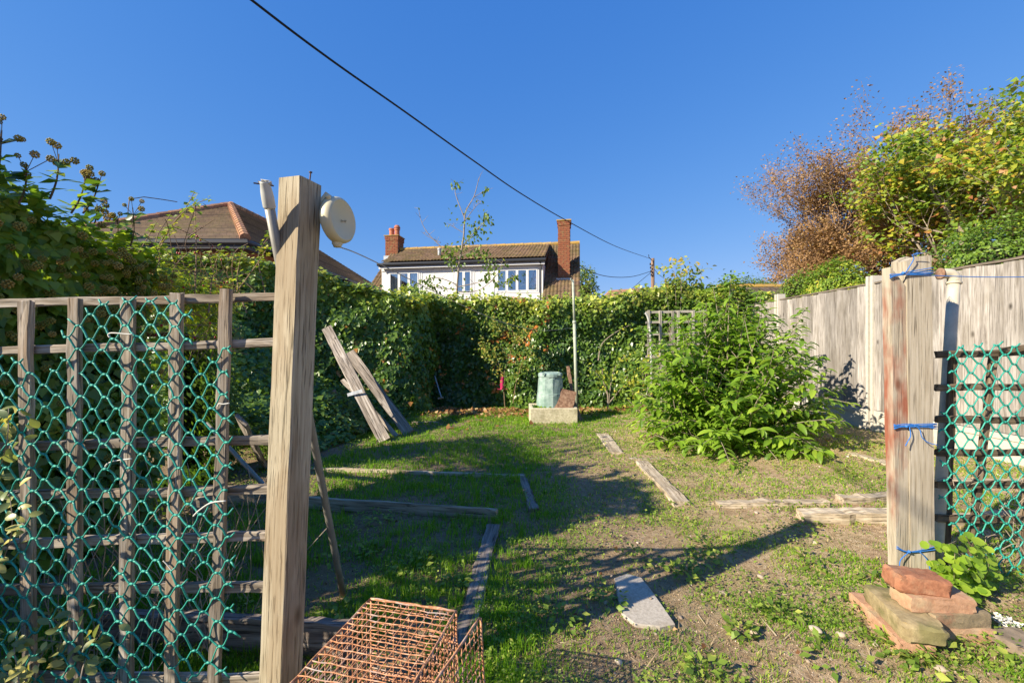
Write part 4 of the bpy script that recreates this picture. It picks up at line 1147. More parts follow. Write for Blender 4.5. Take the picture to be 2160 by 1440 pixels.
# ------------------------------------------------------------------ big leafy shrub on the right
sb = G(1535, 930)
r = empty('leafy_shrub', sb, 'big spreading shrub with long glossy light green leaves, standing before the feather board fence', 'shrub')
st = MB(); LP = []; LF = []; LN = []; LS = []; LV = []
def shoot(p0, d, L, droop, leaflen=.175, dens=.035, rad=.009):
    d = Vector(d).normalized(); pts = [Vector(p0)]; n = 12
    for i in range(n):
        d = (d + Vector((random.gauss(0, .03), random.gauss(0, .03), -droop / n + random.gauss(0, .02)))).normalized(); pts.append(pts[-1] + d * L / n)
    st.tube(pts, list(np.linspace(rad, .002, n + 1)), 5, cap=False)
    k = int(L / dens); side = 1
    for j in range(k):
        f = .22 + .78 * j / k; i = f * n; a = min(int(i), n - 1); q = pts[a].lerp(pts[a + 1], i - a); dd = (pts[a + 1] - pts[a]).normalized()
        s = dd.cross(Vector((0, 0, 1)))
        s = s.normalized() if s.length > .1 else Vector((math.cos(j * 2.4), math.sin(j * 2.4), 0))
        if abs(dd.z) > .75:
            ang = j * 2.4; s = Vector((math.cos(ang), math.sin(ang), 0)); side = 1
        fw = s * side + dd * .55 + Vector((0, 0, random.uniform(-.15, .2))); side = -side
        if j >= k - 2: fw = dd + Vector((0, 0, -.2))
        LP.append(q); LF.append(fw); LN.append(Vector((random.gauss(0, .28), random.gauss(0, .28) - .1, 1.0)) + dd * .1)
        LS.append(leaflen * random.uniform(.6, 1.12) * (1 - .3 * (f > .93))); LV.append(random.gauss(.42, .22) + .2 * (f > .85))
    return pts
random.seed(21)
stemdirs = []
for k in range(125):
    az = random.uniform(0, 2 * math.pi); t = random.random() ** .78
    tilt = t * 1.42
    d = Vector((math.sin(tilt) * math.cos(az), math.sin(tilt) * math.sin(az) * .9, math.cos(tilt)))
    L = 1.86 - .82 * t + random.uniform(-.25, .05)
    pts = shoot(sb + Vector((random.gauss(0, .07), random.gauss(0, .07), 0)), d, L, .04 + .34 * t * t)
    for q in range(3):
        i = random.randint(3, 9); dd = (pts[i + 1] - pts[i]).normalized(); a = dd.orthogonal(); a.rotate(Matrix.Rotation(random.uniform(0, 6.28), 3, dd))
        shoot(pts[i], dd + a * .75 + Vector((0, 0, .15)), random.uniform(.3, .6), .15, .145, .04, .004)
# the two leaders seen against the sky and the fence
def leader(pxs, Y0, Y1):
    pts = [P(x, y, Y0 + (Y1 - Y0) * i / (len(pxs) - 1)) for i, (x, y) in enumerate(pxs)]
    path = cubic(pts, 24); st.tube(path, list(np.linspace(.012, .002, len(path))), 5, cap=False)
    j = 0
    for i in range(5, len(path)):
        for _ in range(3):
            ang = j * 2.4; j += 1; f = i / len(path)
            LP.append(path[i - 1].lerp(path[i], random.random())); LF.append(Vector((math.cos(ang), math.sin(ang) * .7, random.uniform(-.1, .5)))); LN.append(Vector((random.gauss(0, .3), -.2, 1)))
            LS.append(.15 * random.uniform(.7, 1.1)); LV.append(random.gauss(.45, .2))
leader([(1545, 925), (1535, 800), (1536, 690), (1542, 578)], sb.y, sb.y - .15)
leader([(1560, 925), (1610, 800), (1660, 720), (1700, 648)], sb.y, sb.y + .05)
leader([(1560, 925), (1650, 840), (1705, 780), (1730, 752)], sb.y, sb.y + .2)
leader([(1550, 925), (1590, 780), (1600, 680), (1605, 615)], sb.y, sb.y + .4)
leader([(1540, 925), (1440, 800), (1385, 730), (1352, 690)], sb.y, sb.y - .1)
leader([(1545, 925), (1470, 780), (1440, 700), (1420, 668)], sb.y, sb.y + .15)
leader([(1545, 925), (1500, 780), (1490, 690), (1490, 640)], sb.y, sb.y + .1)
o = st.build('stems', M_PALEBARK, r); o['kind'] = 'stuff'
LP = np.array(LP); okz = LP[:, 2] > ground_z(LP[:, 0], LP[:, 1]) + .04
okz &= LP[:, 0] < FX - .1
LP, LF, LN, LS, LV = LP[okz], np.array(LF)[okz], np.array(LN)[okz], np.array(LS)[okz], np.array(LV)[okz]
foliage(r, T_lance(.165, .24, .08), LP, LF, LN, LS, LV, L_SHRUB, singles=300, bias=np.clip((6.1 - LP[:, 1]), .3, 2))
random.seed(31)

# ------------------------------------------------------------------ trees beyond the fence
def tree(name, base, trunk_h, trunk_r, L, lvl, kids, label, cat, barkm, tmpl, leafm, size, per, spread, vfun, keep=1.0, branch_spread=.6, upb=.04, single=0, nmain=5, lean=(0, 0, 1), grp='trees beyond the feather board fence', shrink=.7):
    base = Vector(base); r_ = empty(name, base, label, cat, grp)
    m = MB(); tips = []
    top = base + Vector(lean).normalized() * trunk_h
    m.tube([base, base.lerp(top, .5) + Vector((.05, 0, 0)), top], [trunk_r * 1.25, trunk_r, trunk_r * .85], 10)
    for k in range(nmain):
        a = 2 * math.pi * k / nmain + random.uniform(-.4, .4); el = random.uniform(.35, 1.25)
        grow(m, base.lerp(top, random.uniform(.75, 1)), (math.cos(a) * math.cos(el), math.sin(a) * math.cos(el), math.sin(el)), L, trunk_r * .6, lvl, tips, branch_spread, kids, .10, 0, upb, shrink)
    m.build('trunk', barkm, r_)
    Pp, Fw = tip_leaves(tips, per, spread, keep); n = len(Pp)
    if n:
        foliage(r_, tmpl, Pp, Fw + jit(n, .35), np.array([-.3, -.35, 1.0]) + jit(n, .6), size * rnd(n, .7, 1.25), vfun(Pp, n), leafm, singles=single, sname='crown')
    return r_, Pp
random.seed(5)
# sycamore turning yellow
def vs_(Pp, n): return np.clip(fnoise(Pp[:, 0] + Pp[:, 1], Pp[:, 2], .8, 3) * .9 + gs(n, .2), 0, 1)
tb = P(2125, 730, 14); tb.z = 0
tree('sycamore_tree', (tb.x, tb.y, 0), 3.6, .16, 2.6, 4, 3, 'tall sycamore turning yellow and orange, highest tree, at the right edge of the picture', 'tree', M_PALEBARK, T_ivy_lo(), L_SYC, .145, 20, .15, vs_, .85, .62, .05, single=280, nmain=15)
tb = P(2260, 730, 15.5); tb.z = 0
tree('sycamore_tree', (tb.x, tb.y, 0), 4.2, .2, 2.7, 4, 3, 'second yellowing sycamore, mostly cut off by the right edge', 'tree', M_PALEBARK, T_ivy_lo(), L_SYC, .145, 14, .16, vs_, .9, .6, .05, nmain=8)
# russet tree, thin crown
def vr_(Pp, n): return np.clip(.2 + fnoise(Pp[:, 0], Pp[:, 2], .9, 9) * .5 + gs(n, .2), 0, 1)
tb = P(1935, 730, 19)
tree('russet_tree', (tb.x, tb.y, 0), 3.6, .2, 3.6, 4, 4, 'broad russet brown tree with thin autumn leaves, left of the yellow sycamore', 'tree', M_REDBARK, T_diamond(), L_RUST, .11, 14, .17, vr_, 1, .6, .07, nmain=13, single=0, shrink=.66)
tb = P(1835, 730, 20)
tree('russet_tree', (tb.x, tb.y, 0), 2.9, .15, 2.9, 4, 4, 'lower russet shrubby tree at the left end of the autumn trees', 'tree', M_REDBARK, T_diamond(), L_RUST, .11, 14, .17, vr_, 1.0, .65, .05, nmain=11, shrink=.64)
# green bushes
def bush(name, c, rx, ry, rz, n, label, tmpl, leafm, size, vlo=0, vhi=1, single=0, cat='bush', grp='green bushes behind the fence', seed=1, coref=.76, lump=.7):
    c = Vector(c); r_ = empty(name, (c.x, c.y, 0), label, cat, grp)
    u = unit(RNG.normal(0, 1, (n, 3))); u[:, 2] = np.abs(u[:, 2]) * np.where(rnd(n) < .8, 1, -.6)
    k = 1 + lump * (fnoise(u[:, 0] * 2 + u[:, 1] * 1.3 + seed, u[:, 2] * 2 + u[:, 1], .55, seed) - .5) + lump * .5 * (fnoise(u[:, 0] * 2 + u[:, 1] * 1.3, u[:, 2] * 2 + seed, .16, seed + 1) - .5)
    k = k * (1 - np.abs(gs(n, .10)) + (rnd(n) < .12) * rnd(n, 0, .16))
    Pp = np.array(c) + u * np.array([rx, ry, rz]) * k[:, None]
    ok = Pp[:, 2] > .05; Pp = Pp[ok]; u = u[ok]; n = len(Pp)
    V_ = np.clip(vlo + (vhi - vlo) * (fnoise(Pp[:, 0] + seed, Pp[:, 2] + Pp[:, 1], .4, seed + 3) * .8 + .1) + gs(n, .15), 0, 1)
    foliage(r_, tmpl, Pp, u * .4 + jit(n, .5) + np.array([0, 0, -.4]), u + np.array([0, 0, .5]) + jit(n, .6), size * rnd(n, .7, 1.3), V_, leafm, singles=single)
    m = MB()
    # limbs fill the inside: short radiating boughs from the stem
    for k_ in range(26):
        a = random.uniform(0, 6.28); e = random.uniform(.1, 1.5); d = Vector((math.cos(a) * math.cos(e) * rx, math.sin(a) * math.cos(e) * ry, math.sin(e) * rz)) * .85
        m.tube([(c.x, c.y, max(0, c.z - rz)), c + d * .5 - Vector((0, 0, rz * .2)), c + d], [.05, .03, .008], 5)
    o = m.build('stems', M_BARK, r_)
    if coref > 0:
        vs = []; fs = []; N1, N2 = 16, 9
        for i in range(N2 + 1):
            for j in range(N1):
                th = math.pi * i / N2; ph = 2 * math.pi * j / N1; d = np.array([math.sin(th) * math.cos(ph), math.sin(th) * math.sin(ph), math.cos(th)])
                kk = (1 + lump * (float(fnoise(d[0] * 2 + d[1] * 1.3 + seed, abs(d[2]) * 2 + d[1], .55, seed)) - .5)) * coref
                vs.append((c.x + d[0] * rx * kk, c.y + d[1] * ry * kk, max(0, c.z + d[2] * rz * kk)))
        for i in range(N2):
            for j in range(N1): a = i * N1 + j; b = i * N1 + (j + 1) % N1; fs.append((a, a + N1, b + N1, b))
        m = MB(); m.add(vs, fs); m.build('dark_bush_core', M_CORE, r_)  # dark core added inside the bush to block light
    return r_
bush('laurel_bush', P(2120, 590, 10.5), 1.5, 1.3, 1.5, 11000, 'dense green bush directly behind the fence under the sycamore', T_oval(), L_HEDGE, .085, 0, .8, single=250, seed=4, lump=1.3, coref=.62)
bush('laurel_bush', P(1925, 640, 12), .9, .9, 1.15, 5000, 'brown green bush showing just left of the gate post top', T_oval(), L_RUST, .075, 0, 1, seed=8)
bush('yellow_green_bush', P(1765, 640, 11.5), .80, .8, 1.05, 7500, 'bright yellow green bush rising over the fence beside the garage roof', T_oval(), L_HEDGE, .075, .2, 1, single=200, seed=9)
bush('yellow_green_bush', P(1690, 650, 12.5), .6, .6, 1.0, 3500, 'small green bush between the garage roof and the bright bush', T_oval(), L_HEDGE, .07, .1, .9, seed=12)
bush('distant_shrub', P(1590, 640, 17), 1.2, .8, 1.0, 3000, 'low distant green shrubs above the garage ridge', T_oval(), L_HEDGE, .08, .0, .8, seed=13)
bush('distant_tree', P(1232, 640, 22), .75, .8, 1.9, 3200, 'pale distant tree peeping out right of the tall brick chimney', T_diamond(), L_YELLOW, .11, .0, .8, cat='tree', grp=None, seed=14, coref=.5)
bush('bramble_bush', (3.95, 8.0, 1.25), .75, .45, 1.15, 5200, 'green climbing plants in the far right corner, behind the pale lattice', T_oval(), L_HEDGE, .065, .1, .9, seed=15, cat='bush', grp=None)

# yellowing bush left of the big shrub, in front of the telegraph pole
yb = Vector((3.0, 8.15, 0))
r = empty('yellowing_bush', yb, 'loose bush with yellowing leaves standing above the hedge just right of the telegraph pole', 'bush')
m = MB(); tips = []; sp = []; sf = []
for (px, py) in ((1398, 560), (1420, 548), (1436, 540), (1452, 560), (1468, 575), (1482, 560), (1408, 590), (1444, 590), (1430, 575), (1470, 600), (1392, 610), (1425, 600), (1456, 612)):
    Y = 8.1 + random.uniform(-.2, .3); b = P(px, py, Y); a = P(1425 + (px - 1425) * .35, 720, Y)
    path = cubic([a, a.lerp(b, .5) + Vector((random.uniform(-.05, .05), 0, 0)), b], 10); m.tube(path, list(np.linspace(.009, .002, len(path))), 5)
    for q in path[3:]:
        for _ in range(7): sp.append(q + Vector((random.gauss(0, .07), random.gauss(0, .08), random.gauss(0, .05)))); sf.append((random.uniform(-1, 1), random.uniform(-1, 0), random.uniform(-.8, .2)))
m.build('stems', M_PALEBARK, r)
n = len(sp); hz = np.array([p[2] for p in sp])
foliage(r, T_lance(.22, .25), sp, sf, np.array([(0, -.6, .8)] * n) + jit(n, .5), rnd(n, .08, .13), np.clip((hz - 1.7) * .55 + gs(n, .2) + .15, 0, 1), L_YELLOW, singles=200)

# sapling in front of the white house
sY = 10.0
r = empty('sapling', (P(965, 620, sY).x, sY, 0), 'thin half bare tree with long upright twigs in front of the white house dormer', 'tree')
m = MB(); sp = []; sf = []
def limb(pp, r0, r1, leafy=(), dy=0.0, dens=3, sc=.06):
    pts = cubic([P(x, y, sY + dy * i) for i, (x, y) in enumerate(pp)], 14)
    m.tube(pts, list(np.linspace(r0, r1, len(pts))), 6)
    for i, q in enumerate(pts):
        f = i / len(pts)
        for a, b in leafy:
            if a <= f <= b:
                for _ in range(dens): sp.append(q + Vector((random.gauss(0, sc), random.gauss(0, sc), random.gauss(0, sc)))); sf.append((random.gauss(0, .6), random.gauss(0, .4), -.8 + random.gauss(0, .4)))
        if random.random() < .5 and i > 2:
            e = q + Vector((random.uniform(-.18, .18), random.uniform(-.1, .1), random.uniform(0, .16))); m.tube([q, e], [.005, .002], 4)
m.tube([(P(965, 620, sY).x, sY, 0), P(963, 620, sY)], [.045, .03], 8)
limb([(963, 625), (968, 560), (978, 500), (980, 460), (985, 440), (1000, 415), (1008, 385), (1014, 368)], .026, .004, [(.0, .55)], 0, 5, .14)
limb([(980, 460), (966, 425), (960, 405), (962, 390), (965, 388)], .012, .004, [(.55, 1)], .01, 4, .05)
limb([(1000, 415), (1020, 405), (1030, 397)], .008, .003, [(.5, 1)], 0, 2, .03)
limb([(978, 470), (1000, 440), (1015, 425)], .010, .003, [], 0, 2)
limb([(968, 560), (930, 520), (905, 495), (890, 470), (883, 440)], .015, .004, [(.85, 1)], -.02, 1, .03)
limb([(930, 512), (905, 500), (893, 492)], .008, .003, [], 0)
limb([(976, 490), (955, 478), (942, 470)], .008, .003, [(.7, 1)], 0, 1, .03)
limb([(976, 520), (1000, 490), (1020, 470), (1025, 452)], .013, .004, [(.1, .9)], .03, 12, .12)
limb([(972, 540), (1005, 530), (1028, 545), (1034, 580)], .012, .004, [(.1, 1)], 0, 10, .09)
limb([(968, 560), (950, 540), (955, 520)], .010, .004, [(.2, 1)], 0, 8, .09)
limb([(963, 600), (940, 590), (915, 585), (895, 590), (880, 600)], .012, .004, [(.4, 1)], -.05, 5, .07)
limb([(963, 610), (930, 608), (900, 600)], .01, .004, [(.3, 1)], -.05, 4, .06)
limb([(965, 605), (1000, 598), (1030, 590), (1050, 598)], .012, .004, [(.4, 1)], -.05, 4, .06)
limb([(965, 615), (1010, 612), (1048, 580), (1060, 550)], .012, .004, [(.5, 1)], -.04, 4, .07)
limb([(1050, 610), (1075, 590), (1090, 580)], .008, .003, [(.3, 1)], -.04, 4, .05)
m.build('trunk', M_PALEBARK, r)
n = len(sp)
foliage(r, T_lance(.24, .3), sp, sf, np.array([(0, -.8, .5)] * n) + jit(n, .5), rnd(n, .07, .125), rnd(n, 0, .65), L_YELLOW, singles=150)

# climbers and thin shrubs against the back hedge
def stemplant(name, paths, label, leafm, tmpl, size, dens, spread, Y, barkm=M_PALEBARK, rad=.008, vr=(0, 1), cat='plant', singles=60, leafy0=.25):
    root = None; m = MB(); sp = []; sf = []
    for pp in paths:
        pts = cubic([P(x, y, Y - .02 * i) for i, (x, y) in enumerate(pp)], 14)
        if root is None: root = empty(name, (pts[0].x, pts[0].y, 0), label, cat)
        m.tube(pts, list(np.linspace(rad, .003, len(pts))), 5)
        for i, q in enumerate(pts):
            if i / len(pts) > leafy0:
                for _ in range(dens): sp.append(q + Vector((random.gauss(0, spread), random.gauss(0, spread * .6) - .03, random.gauss(0, spread)))); sf.append((random.gauss(0, .7), -.2, random.gauss(-.3, .6)))
    m.build('stems', barkm, root); n = len(sp)
    foliage(root, tmpl, sp, sf, np.array([(0, -.9, .5)] * n) + jit(n, .45), size * rnd(n, .7, 1.2), rnd(n, *vr), leafm, singles=singles)
    return root
stemplant('climbing_rose', [[(1065, 860), (1060, 800), (1050, 760), (1040, 735)], [(1062, 790), (1075, 750), (1085, 715), (1078, 690)], [(1075, 740), (1105, 700), (1110, 690)], [(1082, 850), (1090, 800), (1105, 760), (1120, 740)], [(1078, 700), (1050, 680), (1040, 690)], [(1062, 790), (1030, 745), (1020, 728)]],
          'straggly climber with red stems and yellowing leaves, from which the pink feeder hangs', L_YELLOW, T_oval(), .055, 14, .075, 7.75, M_REDBARK, vr=(0, .95), singles=80)
stemplant('bare_stemmed_shrub', [[(1282, 862), (1280, 820), (1262, 790), (1235, 770)], [(1282, 862), (1290, 800), (1300, 770), (1322, 748)], [(1280, 830), (1272, 800), (1270, 770)], [(1284, 850), (1310, 820), (1330, 800)], [(1262, 760), (1270, 725), (1300, 700), (1330, 685)]],
          'small shrub with pale bare forked stems and few leaves, right of the green steel pole', L_HEDGE, T_oval(), .06, 5, .06, 7.3, M_PALEBARK, rad=.012, vr=(.2, 1), singles=60, leafy0=.3)
stemplant('young_willow', [[(1348, 870), (1356, 810), (1352, 760)], [(1340, 880), (1362, 790), (1372, 740)], [(1350, 860), (1330, 820), (1322, 790)], [(1352, 850), (1395, 790), (1400, 740)]],
          'slender stems with small light leaves beside the bent white pipe', L_HEDGE, T_lance(.2, .2), .075, 8, .09, 7.2, M_PALEBARK, vr=(.2, 1), singles=60)
random.seed(77)
# ------------------------------------------------------------------ left gate post, reel, leaning pole
PT = P(634, 384, 1.36); PB = Vector((-.748, 1.36, -.15))
z_ = (PT - PB).normalized(); facen = Vector((math.sin(R(-18)), -math.cos(R(-18)), 0))
post = empty('gate_post', (PB.x, PB.y, 0), 'thick square weathered wooden post at left, with a clothes line reel screwed near its top', 'post', 'posts of the garden gateway')
s = .088
def squarepost(name, A, B, w, facen, mat, parent, seg=14, slope=(0, 0)):
    Mx = frame(A, B, facen); L = (Vector(B) - Vector(A)).length; h = w / 2; b = .003
    prof = [(-h + b, -h), (h - b, -h), (h, -h + b), (h, h - b), (h - b, h), (-h + b, h), (-h, h - b), (-h, -h + b)]
    vs = []; fs = []
    for i in range(seg + 1):
        for (x, y) in prof: vs.append((x + random.gauss(0, .0006), y + random.gauss(0, .0006), L * i / seg + ((x * slope[0] + y * slope[1]) if i == seg else 0)))
    for i in range(seg):
        for k in range(8): a = i * 8 + k; c = i * 8 + (k + 1) % 8; fs.append((a, c, c + 8, a + 8))
    fs += [tuple(range(7, -1, -1)), tuple(range(seg * 8, seg * 8 + 8))]
    m = MB(); m.add(vs, fs); return m.build(name, mat, parent, mw=Mx)
squarepost('shaft', PB, PT, s, facen, M_POST, post)
m = MB(); a = PT + Vector((.012, .03, -.01)); b = a + Vector((.006, 0, .052)); m.tube([a, b], .0022, 6); m.lathe([(.0055, 0), (.0055, .0025), (0, .003)], b, n=8); m.build('nail', M_NAIL, post)
# pencil thin saw mark and screw holes are left to the grain of the timber

# reel
RN = Vector((math.sin(R(76)), -math.cos(R(76)), .02)).normalized()
rc = P(724, 464, 1.40)
reel = empty('clothes_line_reel', rc, 'round cream plastic retractable clothes line reel fixed to the thick post', 'clothes line reel')
rad = .080
prof = [(0, -.042), (.054, -.042), (.066, -.039), (.073, -.033), (.075, -.024), (.075, -.014), (.073, -.005), (.067, .001), (.0645, .0025), (.0615, .0015), (.059, .0), (0, .0)]
m = MB(); m.lathe(prof, rc, RN, n=56); m.build('housing', M_REEL, reel, smooth=True)
side = RN.cross(Vector((0, 0, 1))).normalized() * -1   # roughly away from the camera
if side.y < 0: side = -side
uu = Vector((0, 0, 1)); uu = (uu - RN * uu.dot(RN)).normalized()
# bracket: an arm with a slot reaching from the post to the drum
root_pt = P(673, 430, 1.395)
armdir = (rc - RN * .024 + Vector((0, 0, .014)) - root_pt)
L = armdir.length; ad = armdir.normalized(); an = ad.cross(uu).normalized(); au = an.cross(ad).normalized() * -1
if au.z < 0: au = -au
m = MB(); c0 = root_pt
for (f0, f1, h0, h1) in ((-.05, .62, .028, .044), (-.05, .62, -.050, -.030), (-.05, .10, -.030, .028), (.30, .62, -.030, .028)):
    cc_ = c0 + ad * (L * (f0 + f1) / 2) + au * ((h0 + h1) / 2)
    m.obox(cc_, ad * (L * (f1 - f0) / 2), an * .011, au * ((h1 - h0) / 2))
m.build('bracket', M_REEL, reel)
m = MB(); q = rc - uu * .073 - RN * .024; m.lathe([(.016, .008), (.017, -.004), (.013, -.010), (.012, -.014), (.007, -.015)], q, uu, n=18); m.build('nozzle', M_REEL, reel, smooth=True)
m = MB(); ww = RN.cross(uu)
if ww.y > 0: ww = -ww
kq = rc + RN * -.02 - ww * .079; 
m.lathe([(.008, 0), (.008, .012), (.005, .015)], rc - RN * .015 + (ww * .5 + uu * .55).normalized() * .072, (ww * .5 + uu * .55), n=12); m.build('clip', M_REEL, reel)
# small script mark moulded on the face
m = MB(); base = rc + RN * .0012 - uu * .004
sc_ = []
for i in range(60):
    t = i / 59; x = (t - .5) * .030; y = .0032 * math.sin(t * 30) * (1 + .5 * math.sin(t * 9)) - x * .25
    sc_.append(base - ww * -x + uu * y)
m.tube(sc_, .0006, 4); m.build('moulded_mark', M_REELDARK, reel)
rline = [q - uu * .012, P(745, 531, 1.504), P(795, 554, 1.645), P(870, 592, 1.914), P(935, 624, 2.23), P(1000, 655, 2.67), P(1075, 684, 3.46), P(1150, 697, 4.92), P(1208, 691, 7.35)]
wire('clothes_line', rline, .0021, M_LINE, 'slack clothes line running from the cream reel to the green steel pole', 'clothes line', 60)

# leaning metal pole with a split cap and rag
ptop = P(561, 398, 1.26); pbot = G(724, 1256)
lp = empty('leaning_pole', pbot, 'long dull grey steel prop pole leaning behind the thick post, pale cap on its top', 'pole')
m = MB(); m.tube([ptop.lerp(pbot, t) for t in np.linspace(0, 1, 8)], .0145, 14, cap=True); m.build('tube', M_METAL, lp, smooth=True)
d = (ptop - pbot).normalized()
m = MB(); a = ptop - d * .055; m.lathe([(.0165, 0), (.0175, .003), (.0175, .030), (.0165, .045), (.0135, .070), (.0145, .074)], a, d, n=14); m.build('cap', M_PVC, lp, smooth=True)
m = MB()
for k in range(7):
    an_ = k * .9; o_ = Vector((math.cos(an_), math.sin(an_), 0)) * .011; c_ = ptop + d * .012 + o_
    m.add([c_ + Vector((random.gauss(0, .006), random.gauss(0, .006), random.gauss(.006, .006))) for _ in range(6)], [(0, 1, 2), (1, 3, 2), (2, 3, 4), (3, 5, 4), (0, 2, 4), (1, 5, 3)])
m.build('rag', M_RAG, lp)
m = MB(); m.tube([ptop + d * .012 - Vector((.028, .01, 0)), ptop + d * .011 + Vector((.020, .01, 0))], .0022, 6); m.build('bolt', M_NAIL, lp)
# second pole behind the lattice
a, b = P(436, 893, 3.2), P(556, 1022, 2.45)
m = MB(); m.tube([a, b, b + (b - a) * .12], .013, 10); o = m.build('steel_tube', M_METAL, smooth=True)
tag(o, 'grey steel tube slanting through the hedge foot, seen between lattice and thick post', 'pole')

# ------------------------------------------------------------------ left lattice panel
TD = 1.375
tr = empty('lattice_panel', (-1.2, TD, 0), 'old square lattice panel with flaking brown timber, left of the thick post, carrying green netting', 'lattice', 'lattice panels either side of the gateway')
def yb_(y, x):  # clamp to the ground
    return y
for (x0, y0, x1, y1, w) in ((58, 632, 66, 1400, .039), (160, 627, 160, 1440, .040), (266, 626, 264, 1440, .040), (372, 616, 360, 1440, .038), (477, 609, 454, 1440, .036), (-42, 636, -36, 1440, .038), (-148, 638, -150, 1440, .038)):
    A = P(x1 + (x1 - x0) * .12, 1530, TD - .012); B = P(x0, y0, TD - .012)
    plank('slat', A, B, w, .017, M_TRELLIS, tr, (0, -1, 0), rough=.0022, seg=16, ends=.008)
for (xa, ya, xb, yb2, w) in ((-260, 645, 592, 623, .027), (-260, 747, 592, 719, .028), (-260, 952, 592, 927, .030), (-260, 1053, 580, 1031, .028), (-260, 1153, 575, 1132, .030), (-260, 1250, 575, 1236, .032), (-260, 1433, 570, 1422, .032)):
    plank('rail', P(xa, ya, TD + .012), P(xb, yb2, TD + .012), w, .019, M_TRELLIS, tr, (0, -1, 0), rough=.0025, seg=18, ends=.004)
# a short cleat on the post side
plank('rail_end', P(588, 618, TD + .0), P(588, 668, TD + .0), .02, .02, M_TRELLIS, tr, (0, -1, 0))

# ------------------------------------------------------------------ netting
def inside(x, y, poly):
    c = False; j = len(poly) - 1
    for i in range(len(poly)):
        if (poly[i][1] > y) != (poly[j][1] > y) and x < (poly[j][0] - poly[i][0]) * (y - poly[i][1]) / (poly[j][1] - poly[i][1]) + poly[i][0]: c = not c
        j = i
    return c
def net(name, poly, holes, sx, sy, ox, oy, depth, warp, rad, label, group, shear=0.0, tag_='netting', ext=(0, 0, 0, 0)):
    """Diamond plastic net. sx, sy = cell size in photograph pixels at the given depth; nodes have a short welded joint."""
    x0 = min(p[0] for p in poly) - sx; x1 = max(p[0] for p in poly) + sx; y0 = min(p[1] for p in poly) - sy; y1 = max(p[1] for p in poly) + sy
    m = MB(); j = sx * .085
    nodes = {}
    for r_ in range(int((y1 - y0) / (sy / 2)) + 2):
        for c_ in range(int((x1 - x0) / sx) + 2):
            x = x0 + ox + c_ * sx + (sx / 2 if r_ % 2 else 0); y = y0 + oy + r_ * sy / 2
            wx, wy = warp(x, y)
            if inside(wx, wy, poly) and not any(inside(wx, wy, h) for h in holes): nodes[(r_, c_)] = (wx, wy)
    def pt(x, y, dz=0.0):
        return P(x, y, depth + .010 * math.sin(x * .021 + y * .013) + .006 * math.sin(y * .05) + dz)
    for (r_, c_), (x, y) in nodes.items():
        a = pt(x - j, y - j * .12); b = pt(x + j, y + j * .12)
        m.tube([a, b], rad * 1.35, 5)
        odd = r_ % 2
        for (dc, sgn) in ((0 if odd else -1, -1), (1 if odd else 0, 1)):
            nb = nodes.get((r_ + 1, c_ + dc))
            start = pt(x + sgn * j, y + sgn * j * .12)
            if nb:
                end = pt(nb[0] - sgn * j, nb[1] - sgn * j * .12)
                rr = rad * (1.05 if sgn > 0 else .82)
                mid = (start + end) / 2 + Vector((random.gauss(0, .0015), random.gauss(0, .002), random.gauss(0, .0015)))
                q1 = start.lerp(mid, .3) + Vector((sgn * .0012, 0, .0002)); q2 = mid.lerp(end, .7) + Vector((-sgn * .0012, 0, -.0002))
                m.tube([start, q1, mid, q2, end], [rad * 1.2, rr, rr * .92, rr, rad * 1.2], 5)
            elif random.random() < .75:
                e = start + Vector((sgn * .022, random.uniform(-.012, .012), -.024)) * random.uniform(.4, 1.0)
                m.tube([start, e], [rad * 1.1, rad * .8], 5)
        # broken ends upwards
        for (dc, sgn) in ((0 if odd else -1, -1), (1 if odd else 0, 1)):
            if (r_ - 1, c_ + dc) not in nodes and random.random() < .7:
                start = pt(x + sgn * j, y); e = start + Vector((sgn * .018, random.uniform(-.012, .012), .022)) * random.uniform(.3, 1.0)
                m.tube([start, e], [rad * 1.1, rad * .8], 5)
    o = m.build(name, M_NET, smooth=True); tag(o, label, tag_, group); return o
def warpL(x, y):
    k = max(0, (y - 1180) / 260) * max(0, min(1, (x - 250) / 200))
    return x + k * 8 + 3.0 * math.sin(y * .03 + x * .01) + random.gauss(0, 1.0) + (y - 1000) * .015, y + 14 * k + k * 10 * math.sin(x * .05) + 2.5 * math.sin(x * .035) + random.gauss(0, 1.0)
polyL = [(-240, 700), (-10, 735), (60, 775), (95, 800), (140, 700), (160, 655), (210, 640), (318, 630), (368, 634), (400, 670), (432, 700), (422, 740), (440, 742), (470, 700), (492, 672), (498, 715), (480, 760), (486, 900), (480, 1010), (492, 1120), (500, 1210), (478, 1260), (505, 1330), (488, 1380), (500, 1420), (430, 1450), (440, 1560), (-240, 1560)]
holesL = [[(212, 1150), (255, 1150), (262, 1190), (232, 1240), (180, 1212), (165, 1195)], [(330, 1392), (352, 1392), (352, 1560), (315, 1560)], [(85, 1330), (118, 1325), (125, 1400), (92, 1410)], [(380, 1192), (420, 1180), (430, 1212), (395, 1225)]]
net('plastic_netting', polyL, holesL, 51.0, 49.5, 3, 8, TD - .034, warpL, .0030, 'torn green plastic diamond netting hanging on the lattice left of the thick post', 'green plastic netting')
